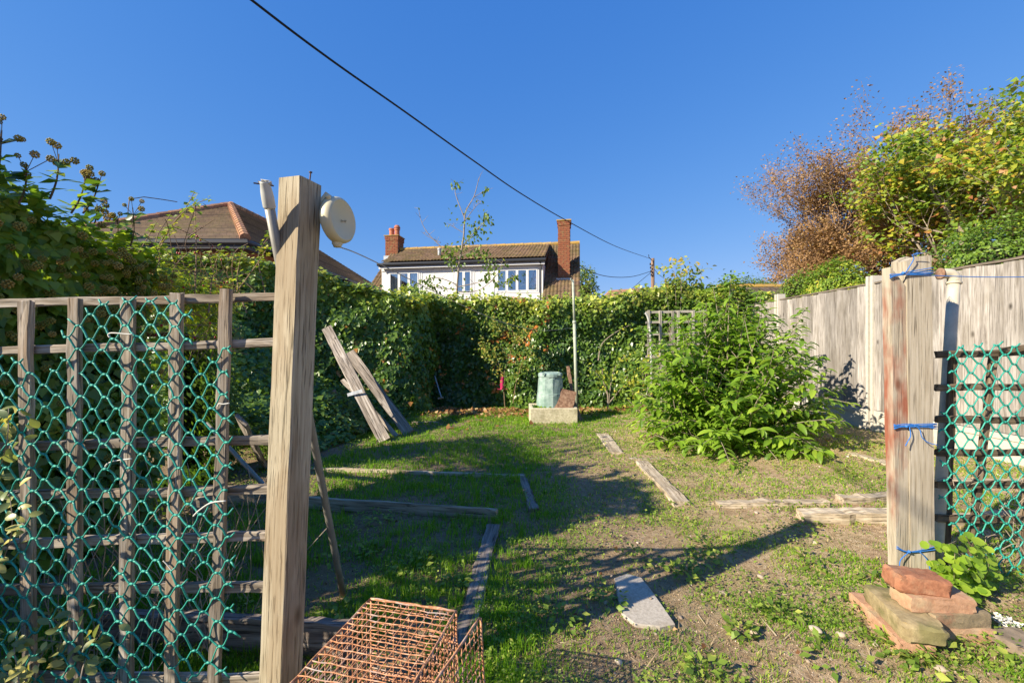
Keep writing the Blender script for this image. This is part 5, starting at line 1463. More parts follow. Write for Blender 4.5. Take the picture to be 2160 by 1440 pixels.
# white ties that hold it
for (pp, w, lab) in (([(232, 712), (228, 706), (236, 702), (262, 704), (280, 705)], .0022, 'white plastic tie hooked round the netting, highest of the ties on the lattice'),
                     ([(220, 990), (226, 978), (245, 971), (278, 967)], .0022, 'white plastic tie on the third slat, below the middle of the netting'),
                     ([(408, 1088), (420, 1076), (445, 1060), (476, 1056)], .0026, 'bent white plastic tie crossing the right hand slats of the lattice'),
                     ([(344, 1182), (352, 1190), (362, 1203)], .0016, 'tiny white tie end low on the netting'),
                     ([(459, 858), (462, 851), (470, 852), (484, 850)], .0020, 'small white tie at the edge slat beside the cobweb')):
    m = MB(); m.tube(cubic([P(x, y, TD - .044) for x, y in pp], 12), w, 6); o = m.build('cable_tie', M_TIE, smooth=True); tag(o, lab, 'tie', 'white ties on the netting')

# variegated and trailing leaves low at the left, twined through the net
r = empty('variegated_creeper', (-1.35, 1.3, 0), 'dim creeper with cream edged and yellow leaves twining through the netting at lower left', 'creeper')
m = MB(); sp = []; sf = []
for pp in ([(60, 1560), (75, 1430), (95, 1360), (110, 1310)], [(110, 1560), (100, 1440), (130, 1350), (150, 1290)], [(20, 1560), (40, 1440), (30, 1360), (60, 1300)], [(160, 1560), (170, 1430), (190, 1370), (215, 1330)], [(-20, 1500), (10, 1440), (40, 1400), (90, 1380)],
           [(-30, 1300), (0, 1200), (25, 1120), (20, 1040)], [(-40, 1100), (-5, 1000), (15, 930), (18, 860)], [(-60, 1000), (-20, 940), (0, 900), (25, 880)]):
    pts = cubic([P(x, y, 1.30 + random.uniform(-.05, .1)) for x, y in pp], 14); m.tube(pts, list(np.linspace(.0022, .001, len(pts))), 4)
    for q in pts[3:]:
        for _ in range(3): sp.append(q + Vector((random.gauss(0, .015), random.gauss(0, .03), random.gauss(0, .01)))); sf.append((random.gauss(0, 1), -.2, random.gauss(.1, .7)))
m.build('stems', M_PALEBARK, r); n = len(sp)
foliage(r, T_lance(.24, .2), sp, sf, np.array([(0, -.8, .6)] * n) + jit(n, .5), rnd(n, .028, .052), rnd(n, 0, 1), L_VARIEG, singles=140)

# dry tangle of stems at the left foot
m = MB()
for k in range(70):
    p = Vector((random.uniform(-1.7, -1.05), random.uniform(1.42, 2.0), random.uniform(0, .1))); q = p + Vector((random.uniform(-.25, .25), random.uniform(-.1, .2), random.uniform(.15, .65)))
    m.tube(cubic([p, p.lerp(q, .5) + Vector((random.gauss(0, .05), random.gauss(0, .05), 0)), q], 6), .0018, 4)
o = m.build('dry_stems', M_PALEBARK); tag(o, 'tangle of thin dry stems behind the foot of the lattice', 'dry stems', kind='stuff')

# ------------------------------------------------------------------ rusty wire cage
CTOP = .40
def top_pt(px, py, h=CTOP): return P(px, py, (EYE - h) * F / (py - HY))
cA, cB, cD = top_pt(782, 1262), top_pt(962, 1288), top_pt(664, 1434)
eu = (cB - cA); ev = (cD - cA); Wc = eu.length; eu.normalize(); ev = (ev - eu * ev.dot(eu)).normalized()
Dc = .50; gz = .015
cc_ = cA + eu * Wc / 2 + ev * Dc / 2
cage = empty('wire_cage', (cc_.x, cc_.y, gz), 'rusty square mesh wire cage lying on the grass with its door hanging open', 'wire cage')
def panel(name, O, U, V_, w, h, nu, nv, rad=.0017, rimr=.0028, wob=.0012):
    U = Vector(U).normalized(); V_ = Vector(V_).normalized(); Nn = U.cross(V_); m = MB()
    O = Vector(O)
    def wb(u, v, k): return Nn * (wob * math.sin(u * 50 + v * 37 + k))
    for i in range(nu + 1):
        f = i / nu; rr = rimr if i in (0, nu) else rad
        m.tube([O + U * (w * f) + V_ * (h * t) + Nn * rad + wb(f, t, 0) + U * (.0012 * math.sin(t * 40 + i)) for t in np.linspace(0, 1, 14)], rr, 5)
    for j in range(nv + 1):
        f = j / nv; rr = rimr if j in (0, nv) else rad
        m.tube([O + U * (w * t) + V_ * (h * f) - Nn * rad + wb(t, f, 1) + V_ * (.0012 * math.sin(t * 43 + j * 2)) for t in np.linspace(0, 1, 12)], rr, 5)
    return m.build(name, M_RUST, cage, smooth=True)
Hc = CTOP - gz
O = Vector((cA.x, cA.y, CTOP)); dn = Vector((0, 0, -1))
panel('top_panel', O, eu, ev, Wc, Dc, 11, 20)
panel('back_panel', O, eu, dn, Wc, Hc, 11, 16)
panel('side_panel', O, ev, dn, Dc, Hc, 20, 16)
panel('side_panel', O + eu * Wc, ev, dn, Dc, Hc, 20, 16)
panel('bottom_panel', O + dn * Hc, eu, ev, Wc, Dc, 11, 20)
panel('shelf_panel', O + dn * Hc * .55 + ev * .02, eu, ev, Wc, Dc - .04, 11, 19)
# open door: stands away from the right side, hinged low
fa = top_pt(1013, 1302, .385); fb = top_pt(918, 1440, .385)
fu = (fb - fa).normalized()
panel('door_panel', fa, fu, Vector((.05, .02, -1)), .46, .37, 18, 14, rimr=.0036)
m = MB(); q = top_pt(905, 1336, .33); q2 = top_pt(966, 1358, .33)
m.tube(cubic([q, q.lerp(q2, .6), q2, q2 + Vector((.006, -.010, -.008)), q2 + Vector((-.012, -.014, -.012))], 16), .0032, 6); m.build('latch_hook', M_RUST, cage, smooth=True)

# ------------------------------------------------------------------ right gate post
RY = 2.08
rp = empty('gate_post', (P(1935, 0, RY).x, RY, 0), 'pale plank gate post bound with blue twine, its left side flaked with red paint', 'post', 'posts of the garden gateway')
fr = Vector((.0, -1, 0))
def board_poly(name, pxs, Y, t, mat, parent):
    """A sawn board whose outline is given in photograph pixels at depth Y; thickness t goes back. Local Z is up."""
    pts = [P(x, y, Y) for x, y in pxs]; c = sum(pts, Vector()) / len(pts); n = len(pts)
    fv = [p - c for p in pts]; bv = [p - c + Vector((0, t, 0)) for p in pts]
    m = MB(); m.add(fv + bv, [tuple(range(n)), tuple(range(2 * n - 1, n - 1, -1))] + [(i, i + n, (i + 1) % n + n, (i + 1) % n) for i in range(n)])
    return m.build(name, mat, parent, mw=Matrix.Translation(c))
def edgewob(a, b, n, amp):
    out = []
    for i in range(n):
        t = i / n; out.append((a[0] + (b[0] - a[0]) * t + random.gauss(0, amp), a[1] + (b[1] - a[1]) * t))
    return out
board_poly('front_plank', edgewob((1912, 552), (1922, 1268), 16, .5) + edgewob((1973, 1268), (1965, 538), 16, .5) + [(1965, 538), (1932, 541), (1912, 550)], RY, .06, M_GATEPLANK, rp)
ro = board_poly('side_plank', edgewob((1878, 563), (1893, 1252), 16, .5) + edgewob((1921, 1252), (1909, 560), 16, .5), RY + .004, .05, M_REDPLANK, rp); ro['label'] = 'narrow plank with flaking red paint'
board_poly('rear_plank', [(1895, 550), (1900, 1250), (1935, 1250), (1930, 545), (1912, 541)], RY + .07, .04, M_GATEPLANK, rp)
# knots of blue twine: each lashing is a thing
def lash(name, turns, tails, label, y):
    m = MB()
    for pp in turns: m.tube(cubic([P(a, b, RY - .006 - .002 * (i % 2)) for i, (a, b) in enumerate(pp)], 14), .0022, 5)
    x0, x1 = turns[0][0][0], turns[0][-1][0]
    for k in range(len(turns)):
        a, b = turns[k][0], turns[k][-1]
        m.tube([P(a[0], a[1], RY - .006), P(a[0] - 2, a[1], RY + .03), P(a[0] + 3, a[1], RY + .113), P(b[0], b[1], RY + .113), P(b[0] + 2.5, b[1], RY + .03), P(b[0], b[1], RY - .006)], .0022, 5)
    for pp in tails: m.tube(cubic([P(a, b, RY - .012 - .004 * i) for i, (a, b) in enumerate(pp)], 14), .0022, 5)
    kx, ky = turns[0][len(turns[0]) // 2]
    m.lathe([(0, -.007), (.006, -.004), (.008, 0), (.006, .004), (0, .007)], P(kx, ky, RY - .012), (1, 0, .2), n=8)
    o = m.build(name, M_BLUE, smooth=True); tag(o, label, 'twine', 'blue twine lashings on the right gate post')
lash('blue_twine', [[(1878, 586), (1905, 576), (1966, 565)], [(1878, 582), (1908, 579), (1966, 577)], [(1878, 579), (1908, 577), (1966, 571)], [(1880, 584), (1912, 579), (1966, 575)]],
     [[(1908, 578), (1920, 560), (1928, 545), (1924, 538), (1934, 535), (1948, 534)]], 'blue twine wound round the top of the right gate post, trailing over its top', 0)
lash('blue_twine', [[(1886, 895), (1912, 899), (1974, 895)], [(1886, 899), (1915, 897), (1974, 898)], [(1887, 902), (1912, 900), (1974, 901)], [(1887, 904), (1918, 896), (1974, 893)], [(1887, 897), (1920, 894), (1974, 904)]],
     [[(1918, 900), (1921, 918), (1914, 932), (1910, 940)], [(1928, 897), (1940, 905), (1945, 922), (1960, 934), (1978, 938)]], 'thick blue twine binding with two loose tails, halfway up the right gate post', 0)
lash('blue_twine', [[(1892, 1152), (1918, 1163), (1976, 1152)], [(1892, 1156), (1920, 1164), (1976, 1158)]],
     [[(1918, 1163), (1900, 1180), (1898, 1198), (1903, 1220)], [(1940, 1163), (1956, 1180), (1962, 1200), (1968, 1215)]], 'low blue twine binding near the bricks at the foot of the right gate post', 0)
wire('blue_line', [P(1905, 579, RY - .012), P(1966, 581, RY), P(2060, 584, RY + .02), P(2165, 584, RY + .04), P(2400, 580, RY + .1)], .0022, M_BLUE, 'taut blue cord running from the right gate post out of the picture to the right', 'cord', 24)

# cream pipe with elbow behind the post
m = MB(); a, b = P(2012, 600, 2.32), P(1978, 1130, 2.20)
b = a + (b - a) * 1.22
pp_ = empty('drain_pipe', (b.x, b.y, 0), 'cream plastic pipe with an elbow at its top, leaning beside the right gate post', 'pipe')
m.tube([a.lerp(b, t) for t in np.linspace(0, 1, 6)], .026, 18); m.build('pipe', M_PIPE, pp_, smooth=True)
m = MB(); m.lathe([(.029, 0), (.033, .004), (.033, .012), (.029, .014), (.029, .05)], a - Vector((0, 0, .0)), (a - b), n=18); m.build('collar', M_PIPE, pp_, smooth=True)
m = MB(); m.tube(cubic([a + Vector((0, 0, .03)), a + Vector((0, .0, .055)), a + Vector((-.02, .01, .072)), a + Vector((-.06, .02, .068))], 12), [.029] * 13, 14) if False else m.tube(cubic([a + Vector((0, 0, .02)), a + Vector((-.004, 0, .045)), a + Vector((-.022, .005, .060)), a + Vector((-.055, .012, .060))], 12), .027, 14); m.build('elbow', M_PIPE, pp_, smooth=True)
m = MB(); e = a + Vector((-.055, .012, .060)); m.lathe([(.022, 0), (.032, .001), (.032, .010), (.022, .012)], e, (-1, .2, 0), n=16); m.build('flange', M_RUSTPLATE, pp_, smooth=True)

# right lattice with netting
rt = empty('lattice_panel', (3.0, 2.3, 0), 'dark brown lattice panel right of the pale gate post, carrying green netting', 'lattice', 'lattice panels either side of the gateway')
LY = 2.18
for (y0, y1) in ((748, 742), (817, 814), (884, 884), (954, 955), (1022, 1026), (1092, 1098)):
    plank('rail', P(1972, y0, LY), P(2420, y1, LY + .05), .034, .02, M_TRELLIS2, rt, (0, -1, 0), rough=.003, seg=18, ends=.01)
for (xa, ya, xb, yb2) in ((2012, 745, 1992, 1240), (2100, 742, 2042, 1240), (2190, 742, 2150, 1240), (2290, 742, 2260, 1240), (2390, 742, 2370, 1240)):
    A = P(xb, 1248, LY + .035); B = P(xa, ya, LY + .028)
    plank('slat', A, B, .036, .02, M_TRELLIS2, rt, (0, -1, 0), rough=.003, seg=14, ends=.01)
def warpR(x, y): return x + 2.0 * math.sin(y * .04) + random.gauss(0, .9), y + 2.0 * math.sin(x * .05) + random.gauss(0, .9) + max(0, y - 1100) * .02 * math.sin(x * .06)
polyR = [(1990, 728), (2480, 728), (2480, 1420), (2240, 1380), (2150, 1290), (2090, 1235), (2060, 1200), (2010, 1130), (1988, 1060), (1985, 900), (1990, 850), (2005, 800)]
net('plastic_netting', polyR, [[(2068, 1120), (2100, 1125), (2096, 1150), (2070, 1148)]], 37.5, 35.5, 6, 3, LY - .035, warpR, .0042, 'green plastic diamond netting on the brown lattice at the right edge', 'green plastic netting')
# loose old slat lying along the lattice top
plank('loose_batten', P(2105, 740, LY - .01), P(2330, 715, LY - .0), .03, .012, M_TRELLIS2, None, (0, -1, 0), rough=.004, seg=10, ends=.02)
tag(bpy.data.objects['loose_batten'], 'split brown batten resting along the top of the right lattice', 'timber')
# dead stems tangled in the right net
m = MB(); random.seed(9)
for k in range(150):
    p = P(random.uniform(2010, 2300), random.uniform(1000, 1330), LY - random.uniform(-.12, .06)); q = p + Vector((random.uniform(-.12, .2), random.uniform(-.05, .08), random.uniform(-.14, .2)))
    if q.z < .02: q.z = .03
    if p.z < .02: p.z = .03
    m.tube(cubic([p, p.lerp(q, .5) + Vector((random.gauss(0, .04), random.gauss(0, .02), random.gauss(0, .04))), q], 6), random.uniform(.0008, .0022), 4)
o = m.build('dry_bindweed', M_PALEBARK); tag(o, 'dead tangled stems caught in the lower part of the right netting', 'dry stems', kind='stuff')

# light green plant at the post foot
r = empty('leafy_weed', (P(2020, 0, 2.0).x, 2.0, 0), 'fresh green round leaved plant growing between the right gate post and the netting', 'plant')
m = MB(); sp = []; sf = []; sn = []
random.seed(4)
for k in range(26):
    a = P(random.uniform(2000, 2060), 1290, 2.02 + random.uniform(-.05, .1)); a.z = .03
    b = P(random.uniform(1970, 2085), random.uniform(1130, 1265), 1.98 + random.uniform(-.12, .1))
    pts = cubic([a, a.lerp(b, .5) + Vector((random.gauss(0, .02), -.03, .03)), b], 10); m.tube(pts, .0014, 4)
    for j, q in enumerate(pts[2:]):
        for _ in range(2): sp.append(q + Vector((random.gauss(0, .012), random.gauss(0, .02), 0))); sf.append((random.choice((-1, 1)) * random.uniform(.5, 1), -.5, random.uniform(-.4, .3))); sn.append((random.gauss(0, .3), -.7, .8 + random.gauss(0, .3)))
m.build('stems', M_PALEBARK, r); n = len(sp)
foliage(r, T_round(), sp, sf, sn, rnd(n, .028, .048), rnd(n, .25, 1), L_SHRUB, singles=280)

# ------------------------------------------------------------------ bricks and blocks at the post foot
def rubble(name, c, size, rz, mat, label, cat='brick', group=None, tilt=(0, 0), chip=.006, sub=3, seed=0, rnd_=.12):
    """A worn brick or block: a subdivided box with rounded, chipped edges. c is the centre of its underside."""
    rr = random.Random(seed); lx, ly, lz = size
    n = [14, 8, 6]; vs = {}; V = []; Fc = []
    def vid(i, j, k):
        if (i, j, k) in vs: return vs[(i, j, k)]
        x, y, z = i / n[0] * 2 - 1, j / n[1] * 2 - 1, k / n[2] * 2 - 1
        e = [abs(x), abs(y), abs(z)]; ne = sum(q > .99 for q in e)
        s_ = 1 - (0 if ne < 2 else (rnd_ * .35 if ne == 2 else rnd_ * .8)) * rr.uniform(.3, 1.3) * .6
        p = [x * lx / 2 * (s_ if e[0] > .99 or ne > 1 else 1), y * ly / 2 * s_, z * lz / 2 * s_]
        p = [q + rr.gauss(0, chip * .13) + chip * .9 * (float(vnoise(x * 2.2 + ai * 3 + seed, y * 2 + z * 1.7, .6, seed + ai)) - .5) for ai, q in enumerate(p)]
        vs[(i, j, k)] = len(V); V.append((p[0], p[1], p[2] + lz / 2)); return vs[(i, j, k)]
    for a, b, c3 in ((0, 1, 2), (1, 2, 0), (2, 0, 1)):
        for side_ in (0, n[c3]):
            for i in range(n[a]):
                for j in range(n[b]):
                    def mk(p, q):
                        t = [0, 0, 0]; t[a] = p; t[b] = q; t[c3] = side_; return vid(*t)
                    f = [mk(i, j), mk(i + 1, j), mk(i + 1, j + 1), mk(i, j + 1)]
                    Fc.append(tuple(f if side_ else f[::-1]))
    m = MB(); m.add(V, Fc)
    M_ = Matrix.Translation(Vector(c)) @ Matrix.Rotation(rz, 4, 'Z') @ Matrix.Rotation(tilt[0], 4, 'X') @ Matrix.Rotation(tilt[1], 4, 'Y')
    o = m.build(name, mat, smooth=True, mw=M_); o.data.set_sharp_from_angle(angle=R(32)); tag(o, label, cat, group); return o
zb = float(ground_z(1.78, 1.735)) - .004
gb = 'old bricks stacked at the right gate post'
rubble('brick', (1.795, 1.735, zb), (.225, .11, .064), R(-4), M_BRICKPINK, 'pale pink weathered brick at the bottom of the small stack', group=gb, seed=1)
rubble('brick', (1.785, 1.745, zb + .060), (.240, .115, .060), R(3), M_BRICKGREEN, 'greenish brown stained brick, second from the bottom of the stack', group=gb, seed=2)
rubble('brick', (1.725, 1.755, zb + .117), (.250, .11, .058), R(-3), M_BRICKPINK, 'pale orange brick with yellowish face, third from the bottom of the stack', group=gb, seed=3)
rubble('brick', (1.675, 1.775, zb + .170), (.200, .105, .072), R(-10), M_BRICKRED, 'chipped deep red brick on top of the stack against the post', group=gb, seed=4, rnd_=.5, tilt=(0, R(5)))
gz1 = float(ground_z(1.55, 1.75)) - .01
rubble('stone_block', (1.575, 1.735, gz1), (.20, .125, .070), R(80), M_BRICKPINK, 'tan block under the near end of the mossy yellow stone', 'block', 'tan blocks under the mossy stone', seed=11)
rubble('stone_block', (1.625, 1.90, gz1), (.14, .15, .068), R(80), M_BRICKPINK, 'tan block under the far end of the mossy yellow stone', 'block', 'tan blocks under the mossy stone', seed=12)
rubble('mossy_stone', (1.615, 1.765, gz1 + .066), (.30, .145, .070), R(76), M_BLOCK, 'long yellow lichened stone laid pointing at the viewer beside the right gate post', 'stone', seed=13, rnd_=.35)
# scrap of white rag and the dark flat stone at the right edge
m = MB(); c = G(2122, 1322); rr = random.Random(3)
for k in range(34):
    o_ = Vector((rr.gauss(0, .022), rr.gauss(0, .018), .015 + rr.uniform(0, .02))); m.add([c + o_ + Vector((rr.gauss(0, .009), rr.gauss(0, .008), rr.gauss(0, .006))) for _ in range(5)], [(0, 1, 2), (0, 2, 3), (1, 3, 4), (2, 4, 3)])
o = m.build('white_rag', M_RAG); tag(o, 'torn scrap of white plastic in the weeds at the lower right edge', 'rag')
c = G(2165, 1372)
rubble('grey_stone', (c.x, c.y + .03, c.z - .02), (.16, .12, .055), R(12), M_ROCK, 'rounded grey brown lump of stone at the lower right edge beside the white scrap', 'stone', seed=15, rnd_=.6)

# ------------------------------------------------------------------ leaning boards at the left hedge
gl = 'old boards leaning on the side ivy'
def leanboard(t0, d0, b0, w, t, label, rs, seg=14):
    T0 = P(t0[0], t0[1], d0); B0 = G(*b0); B0.z += .005
    up = Vector((.15, -.9, .35))
    o = plank('leaning_board', B0, T0, w, t, M_OLDBOARD, None, up, rough=.005, seg=seg, bev=.004, ends=.02, rs=rs); tag(o, label, 'board', gl); return o, B0, T0
leanboard((737, 742), 6.75, (864, 916), .15, .04, 'broad grey weathered board leaning on the ivy, rightmost of the leaning boards', 3)
leanboard((688, 690), 6.5, (812, 932), .15, .035, 'long grey board with a whitish metal strap, middle of the leaning boards', 5)
leanboard((702, 822), 6.1, (742, 897), .10, .03, 'short narrow grey board, leftmost of the leaning boards', 7)
leanboard((722, 800), 6.2, (838, 922), .06, .03, 'half hidden dark board between the two long leaning boards', 9)
a = P(736, 832, 5.75); b = P(767, 823, 5.75)
o = plank('metal_strap', a + Vector((0, -.05, 0)), b + Vector((0, -.05, 0)), .045, .005, M_LEAD, None, (.3, -.9, .3), rs=3); tag(o, 'whitish flat metal strap across the middle leaning board', 'strap')
leanboard((508, 884), 3.2, (560, 985), .12, .03, 'broken grey board seen between the lattice and the thick post, against the hedge foot', 13)

# ------------------------------------------------------------------ trough, compost bin and scraps
tY = 6.42; c = G(1170, 893); gzt = c.z
x0, x1 = P(1118, 0, c.y).x, P(1219, 0, c.y).x
tz0, tz1 = gzt - .03, gzt + .235
tro = empty('stone_trough', ((x0 + x1) / 2, c.y + .25, gzt), 'rectangular pale stone trough on the grass at the far end, with the compost bin behind', 'trough')
m = MB(); y0, y1 = c.y, c.y + .52; w = .055
m.box((x0, y0, tz0), (x1, y0 + w, tz1)).box((x0, y1 - w, tz0), (x1, y1, tz1 + .01)).box((x0, y0 + w, tz0), (x0 + w, y1 - w, tz1 + .005)).box((x1 - w, y0 + w, tz0), (x1, y1 - w, tz1 + .005)).box((x0 + w, y0 + w, tz0), (x1 - w, y1 - w, tz0 + .1))
me = m.mesh('basin', M_STONE)
o = link('basin', me, tro); bv = o.modifiers.new('bevel', 'BEVEL'); bv.width = .012; bv.segments = 2
cb = empty('compost_bin', ((P(1162, 0, 6.78).x), y0 + .27, gzt + .08), 'faded green faceted plastic compost bin standing in the stone trough', 'compost bin')
bc = Vector((P(1161, 0, y0 + .27).x, y0 + .28, gzt + .07)); n = 20
def facet(r, z, k=.0):
    z = z * 1.2
    return [(bc.x + r * (1 + (k if i % 2 else -k)) * math.cos(2 * math.pi * i / n + .1), bc.y + r * (1 + (k if i % 2 else -k)) * math.sin(2 * math.pi * i / n + .1), bc.z + z) for i in range(n)]
rings = [facet(.235, 0), facet(.232, .05, .0), facet(.226, .09, .012), facet(.215, .28, .014), facet(.212, .30), facet(.212, .31), facet(.205, .315, .016), facet(.188, .50, .03), facet(.186, .52), facet(.180, .525)]
m = MB(); vs = [v for r_ in rings for v in r_]; fs = []
for i in range(len(rings) - 1):
    for k in range(n): a = i * n + k; b = i * n + (k + 1) % n; fs.append((a, b, b + n, a + n))
fs.append(tuple(range((len(rings) - 1) * n, len(rings) * n))); m.add(vs, fs); m.build('body', M_BIN, cb)
bc = bc + Vector((0, 0, .105)); m = MB(); m.lathe([(.175, .528), (.196, .530), (.196, .57), (.187, .585), (.15, .60), (.145, .59), (0, .59)], bc, n=n); m.build('lid', M_BIN, cb)
m = MB()
for k in (-1, 1): m.box((bc.x + k * .12 - .02, bc.y - .19, bc.z + .56), (bc.x + k * .12 + .02, bc.y - .17, bc.z + .60))
m.box((bc.x - .10, bc.y - .02, bc.z + .586), (bc.x + .10, bc.y + .02, bc.z + .603)); m.build('lid_clip', M_BIN, cb)
# brown slab leaning on the bin
def tilt_panel(name, c4, t, mat, parent):
    v = [Vector(q) for q in c4]; nn = (v[1] - v[0]).cross(v[3] - v[0]).normalized() * t
    m = MB(); m.add(v + [q + nn for q in v], [(0, 1, 2, 3), (7, 6, 5, 4), (0, 4, 5, 1), (1, 5, 6, 2), (2, 6, 7, 3), (3, 7, 4, 0)]); return m.build(name, mat, parent)
yy = y0 + .075
rs_ = empty('rusty_plate', (P(1185, 0, yy).x, yy, tz1 - .1), 'square reddish brown ribbed iron plate leaning in the trough against the bin', 'iron plate')
q4 = [P(1158, 862, yy), P(1208, 863, yy), P(1216, 827, yy + .10), P(1167, 815, yy + .10)]
tilt_panel('plate', q4, .02, M_RUSTPLATE, rs_)
e0, e1, e3 = q4[0], q4[1], q4[3]
for (u0, v0, u1, v1, h) in ((.02, .84, .98, .96, .018), (.12, .5, .26, .84, .014), (.4, .3, .5, .84, .016), (.62, .45, .72, .7, .014), (.1, .06, .3, .3, .018), (.5, .0, .58, .45, .016), (.78, .35, .9, .6, .014), (.3, .02, .46, .16, .012)):
    def bl(u, v): return (q4[0] * (1 - u) * (1 - v) + q4[1] * u * (1 - v) + q4[2] * u * v + q4[3] * (1 - u) * v)
    nn = (e1 - e0).cross(e3 - e0).normalized(); off = -nn * h if (nn.y > 0) else nn * h
    v = [bl(u0, v0), bl(u1, v0), bl(u1, v1), bl(u0, v1)]; m = MB(); m.add(v + [q + off for q in v], [(0, 1, 2, 3), (7, 6, 5, 4), (0, 4, 5, 1), (1, 5, 6, 2), (2, 6, 7, 3), (3, 7, 4, 0)]); m.build('rib', M_RUSTPLATE, rs_)
q4 = [P(1154, 862, yy + .03), P(1164, 862, yy + .03), P(1168, 828, yy + .12), P(1158, 827, yy + .12)]
o = tilt_panel('brown_tile', q4, .02, M_RUSTPLATE, None); tag(o, 'narrow brown tile edge tucked behind the ribbed iron plate', 'tile')
a, b = P(1198, 772, y1 + .15), P(1214, 870, y1 + .02)
o = plank('rusty_bar', b, a, .055, .02, M_RUSTPLATE, None, (0, -1, 0), rough=.004, seg=10, rs=2); tag(o, 'flaking red brown iron bar standing behind the trough, left of the green pole', 'iron bar')
a, b = P(1212, 850, y1 - .3), G(1226, 888)
o = plank('dark_board', b, a, .05, .02, M_DARKWOOD, None, (0, -1, 0), rs=8); tag(o, 'short dark board leaning on the right end of the stone trough', 'board')
# weeds in the trough
n = 220; Pp = np.stack([rnd(n, x0 + .08, x1 - .4), rnd(n, y0 + .07, y0 + .2), np.full(n, tz1 - .08) + rnd(n, 0, .07)], -1)
r = empty('trough_weeds', ((x0 + x1) / 2, y0 + .15, tz1 - .1), 'small weeds growing inside the front of the stone trough', 'weeds')
foliage(r, T_diamond(), Pp, jit(n, .5) + np.array([0, -.2, 1]), jit(n, .6) + np.array([0, -1, .2]), rnd(n, .03, .07), rnd(n), L_GRASS, singles=0)

# clothes pole
ptp = P(1208.5, 590, 7.4); pbt = P(1217, 860, 7.4); pbt.z = 0
gpole = empty('clothes_pole', pbt, 'pale green steel clothes pole standing in front of the ivy, right of the compost bin', 'pole')
m = MB(); mid = P(1211.5, 680, 7.4); m.tube([pbt, mid], .027, 12); m.tube([mid, ptp], .021, 12); m.build('tube', M_GREENPOLE, gpole, smooth=True)
m = MB(); m.lathe([(.03, -.02), (.034, 0), (.030, .03)], mid, (ptp - mid), n=12); m.build('collar', M_GREENPOLE, gpole, smooth=True)
m = MB(); m.tube(cubic([ptp + Vector((0, 0, -.02)), ptp + Vector((-.03, -.02, .02)), ptp + Vector((-.045, -.03, -.0)), ptp + Vector((-.02, -.03, -.03))], 8), .008, 6); m.build('hook', M_GREENPOLE, gpole)

# pink feeder hanging on the climber
fc = P(1059.5, 808, 7.7)
fd = empty('bird_feeder', fc, 'small tubular pink bird feeder hanging on the red stemmed climber', 'bird feeder')
m = MB(); m.lathe([(.010, -.115), (.045, -.112), (.045, -.100), (.036, -.098), (.036, .085), (.043, .088), (.040, .105), (.01, .118)], fc, n=16); m.build('tube', M_PINK, fd, smooth=False)
m = MB(); m.tube([fc + Vector((-.09, 0, -.105)), fc + Vector((.09, 0, -.105))], .006, 6); m.tube([fc + Vector((-.06, 0, -.03)), fc + Vector((.06, 0, -.03))], .005, 6); m.build('perch', M_PINK, fd)
m = MB(); m.tube(cubic([fc + Vector((-.03, 0, .09)), fc + Vector((0, 0, .17)), fc + Vector((.03, 0, .09))], 8), .003, 5); m.build('hanger', M_CABLE, fd)
# pale handled tool
a, b = P(917, 793, 7.95), P(931, 838, 7.7)
tl = empty('garden_brush', b, 'small brush with a pale blue grey handle standing at the foot of the shaded ivy', 'brush')
m = MB(); m.tube([a, b], .011, 8); m.build('handle', M_BLUEPL, tl)
m = MB(); m.tube([b + Vector((-.06, 0, -.02)), b + Vector((.04, 0, .0))], .016, 6); m.build('head', M_DARKWOOD, tl)

# pale lattice and bent white pipe
lt = empty('pale_lattice', (3.0, 7.35, 0), 'small pale square lattice standing behind the left side of the big leafy shrub', 'lattice')
Yl = 7.3
for k, x in enumerate((1368, 1393, 1419, 1431, 1462, 1486)):
    A = P(x, 857, Yl); B = P(x, 654 + k * .6, Yl); plank('slat', A, B, .045, .02, M_PALELATTICE, lt, (0, -1, 0), rough=.002)
for y in (659, 680, 705, 728, 752, 776, 800, 824):
    plank('rail', P(1362, y, Yl + .022), P(1490, y - 3, Yl + .022), .042, .02, M_PALELATTICE, lt, (0, -1, 0), rough=.002)
m = MB(); pts = cubic([G(1374, 868), P(1374, 800, 7.15), P(1373, 730, 7.15), P(1370, 688, 7.15), P(1366, 668, 7.15), P(1361, 660, 7.15)], 24); m.tube(pts, .017, 8)
o = m.build('bent_pipe', M_PVC, smooth=True); tag(o, 'thin white pipe bent over at its top, standing left of the pale lattice', 'pipe')
# canes in the big shrub
for (xa, ya, xb, yb2, lab) in ((1595, 648, 1598, 860, 'dark upright cane at the right side of the big shrub, behind its leaves'), (1688, 745, 1690, 870, 'short dark cane between the big shrub and the fence')):
    m = MB(); a = P(xa, ya, 5.9); b = P(xb, yb2, 5.9); b.z = float(ground_z(b.x, b.y)); m.tube([a, b], .012, 8); o = m.build('cane', M_BARK); tag(o, lab, 'cane', 'dark canes by the shrub')
# cobwebs are too fine to matter; a dark pipe of guttering lies at the fence foot
plank('gutter_length', (3.55, 5.9, .15), (4.2, 5.55, .19), .05, .04, M_CABLE, None); tag(bpy.data.objects['gutter_length'], 'dark length of plastic guttering lying in the shade at the foot of the fence', 'guttering')
random.seed(3)
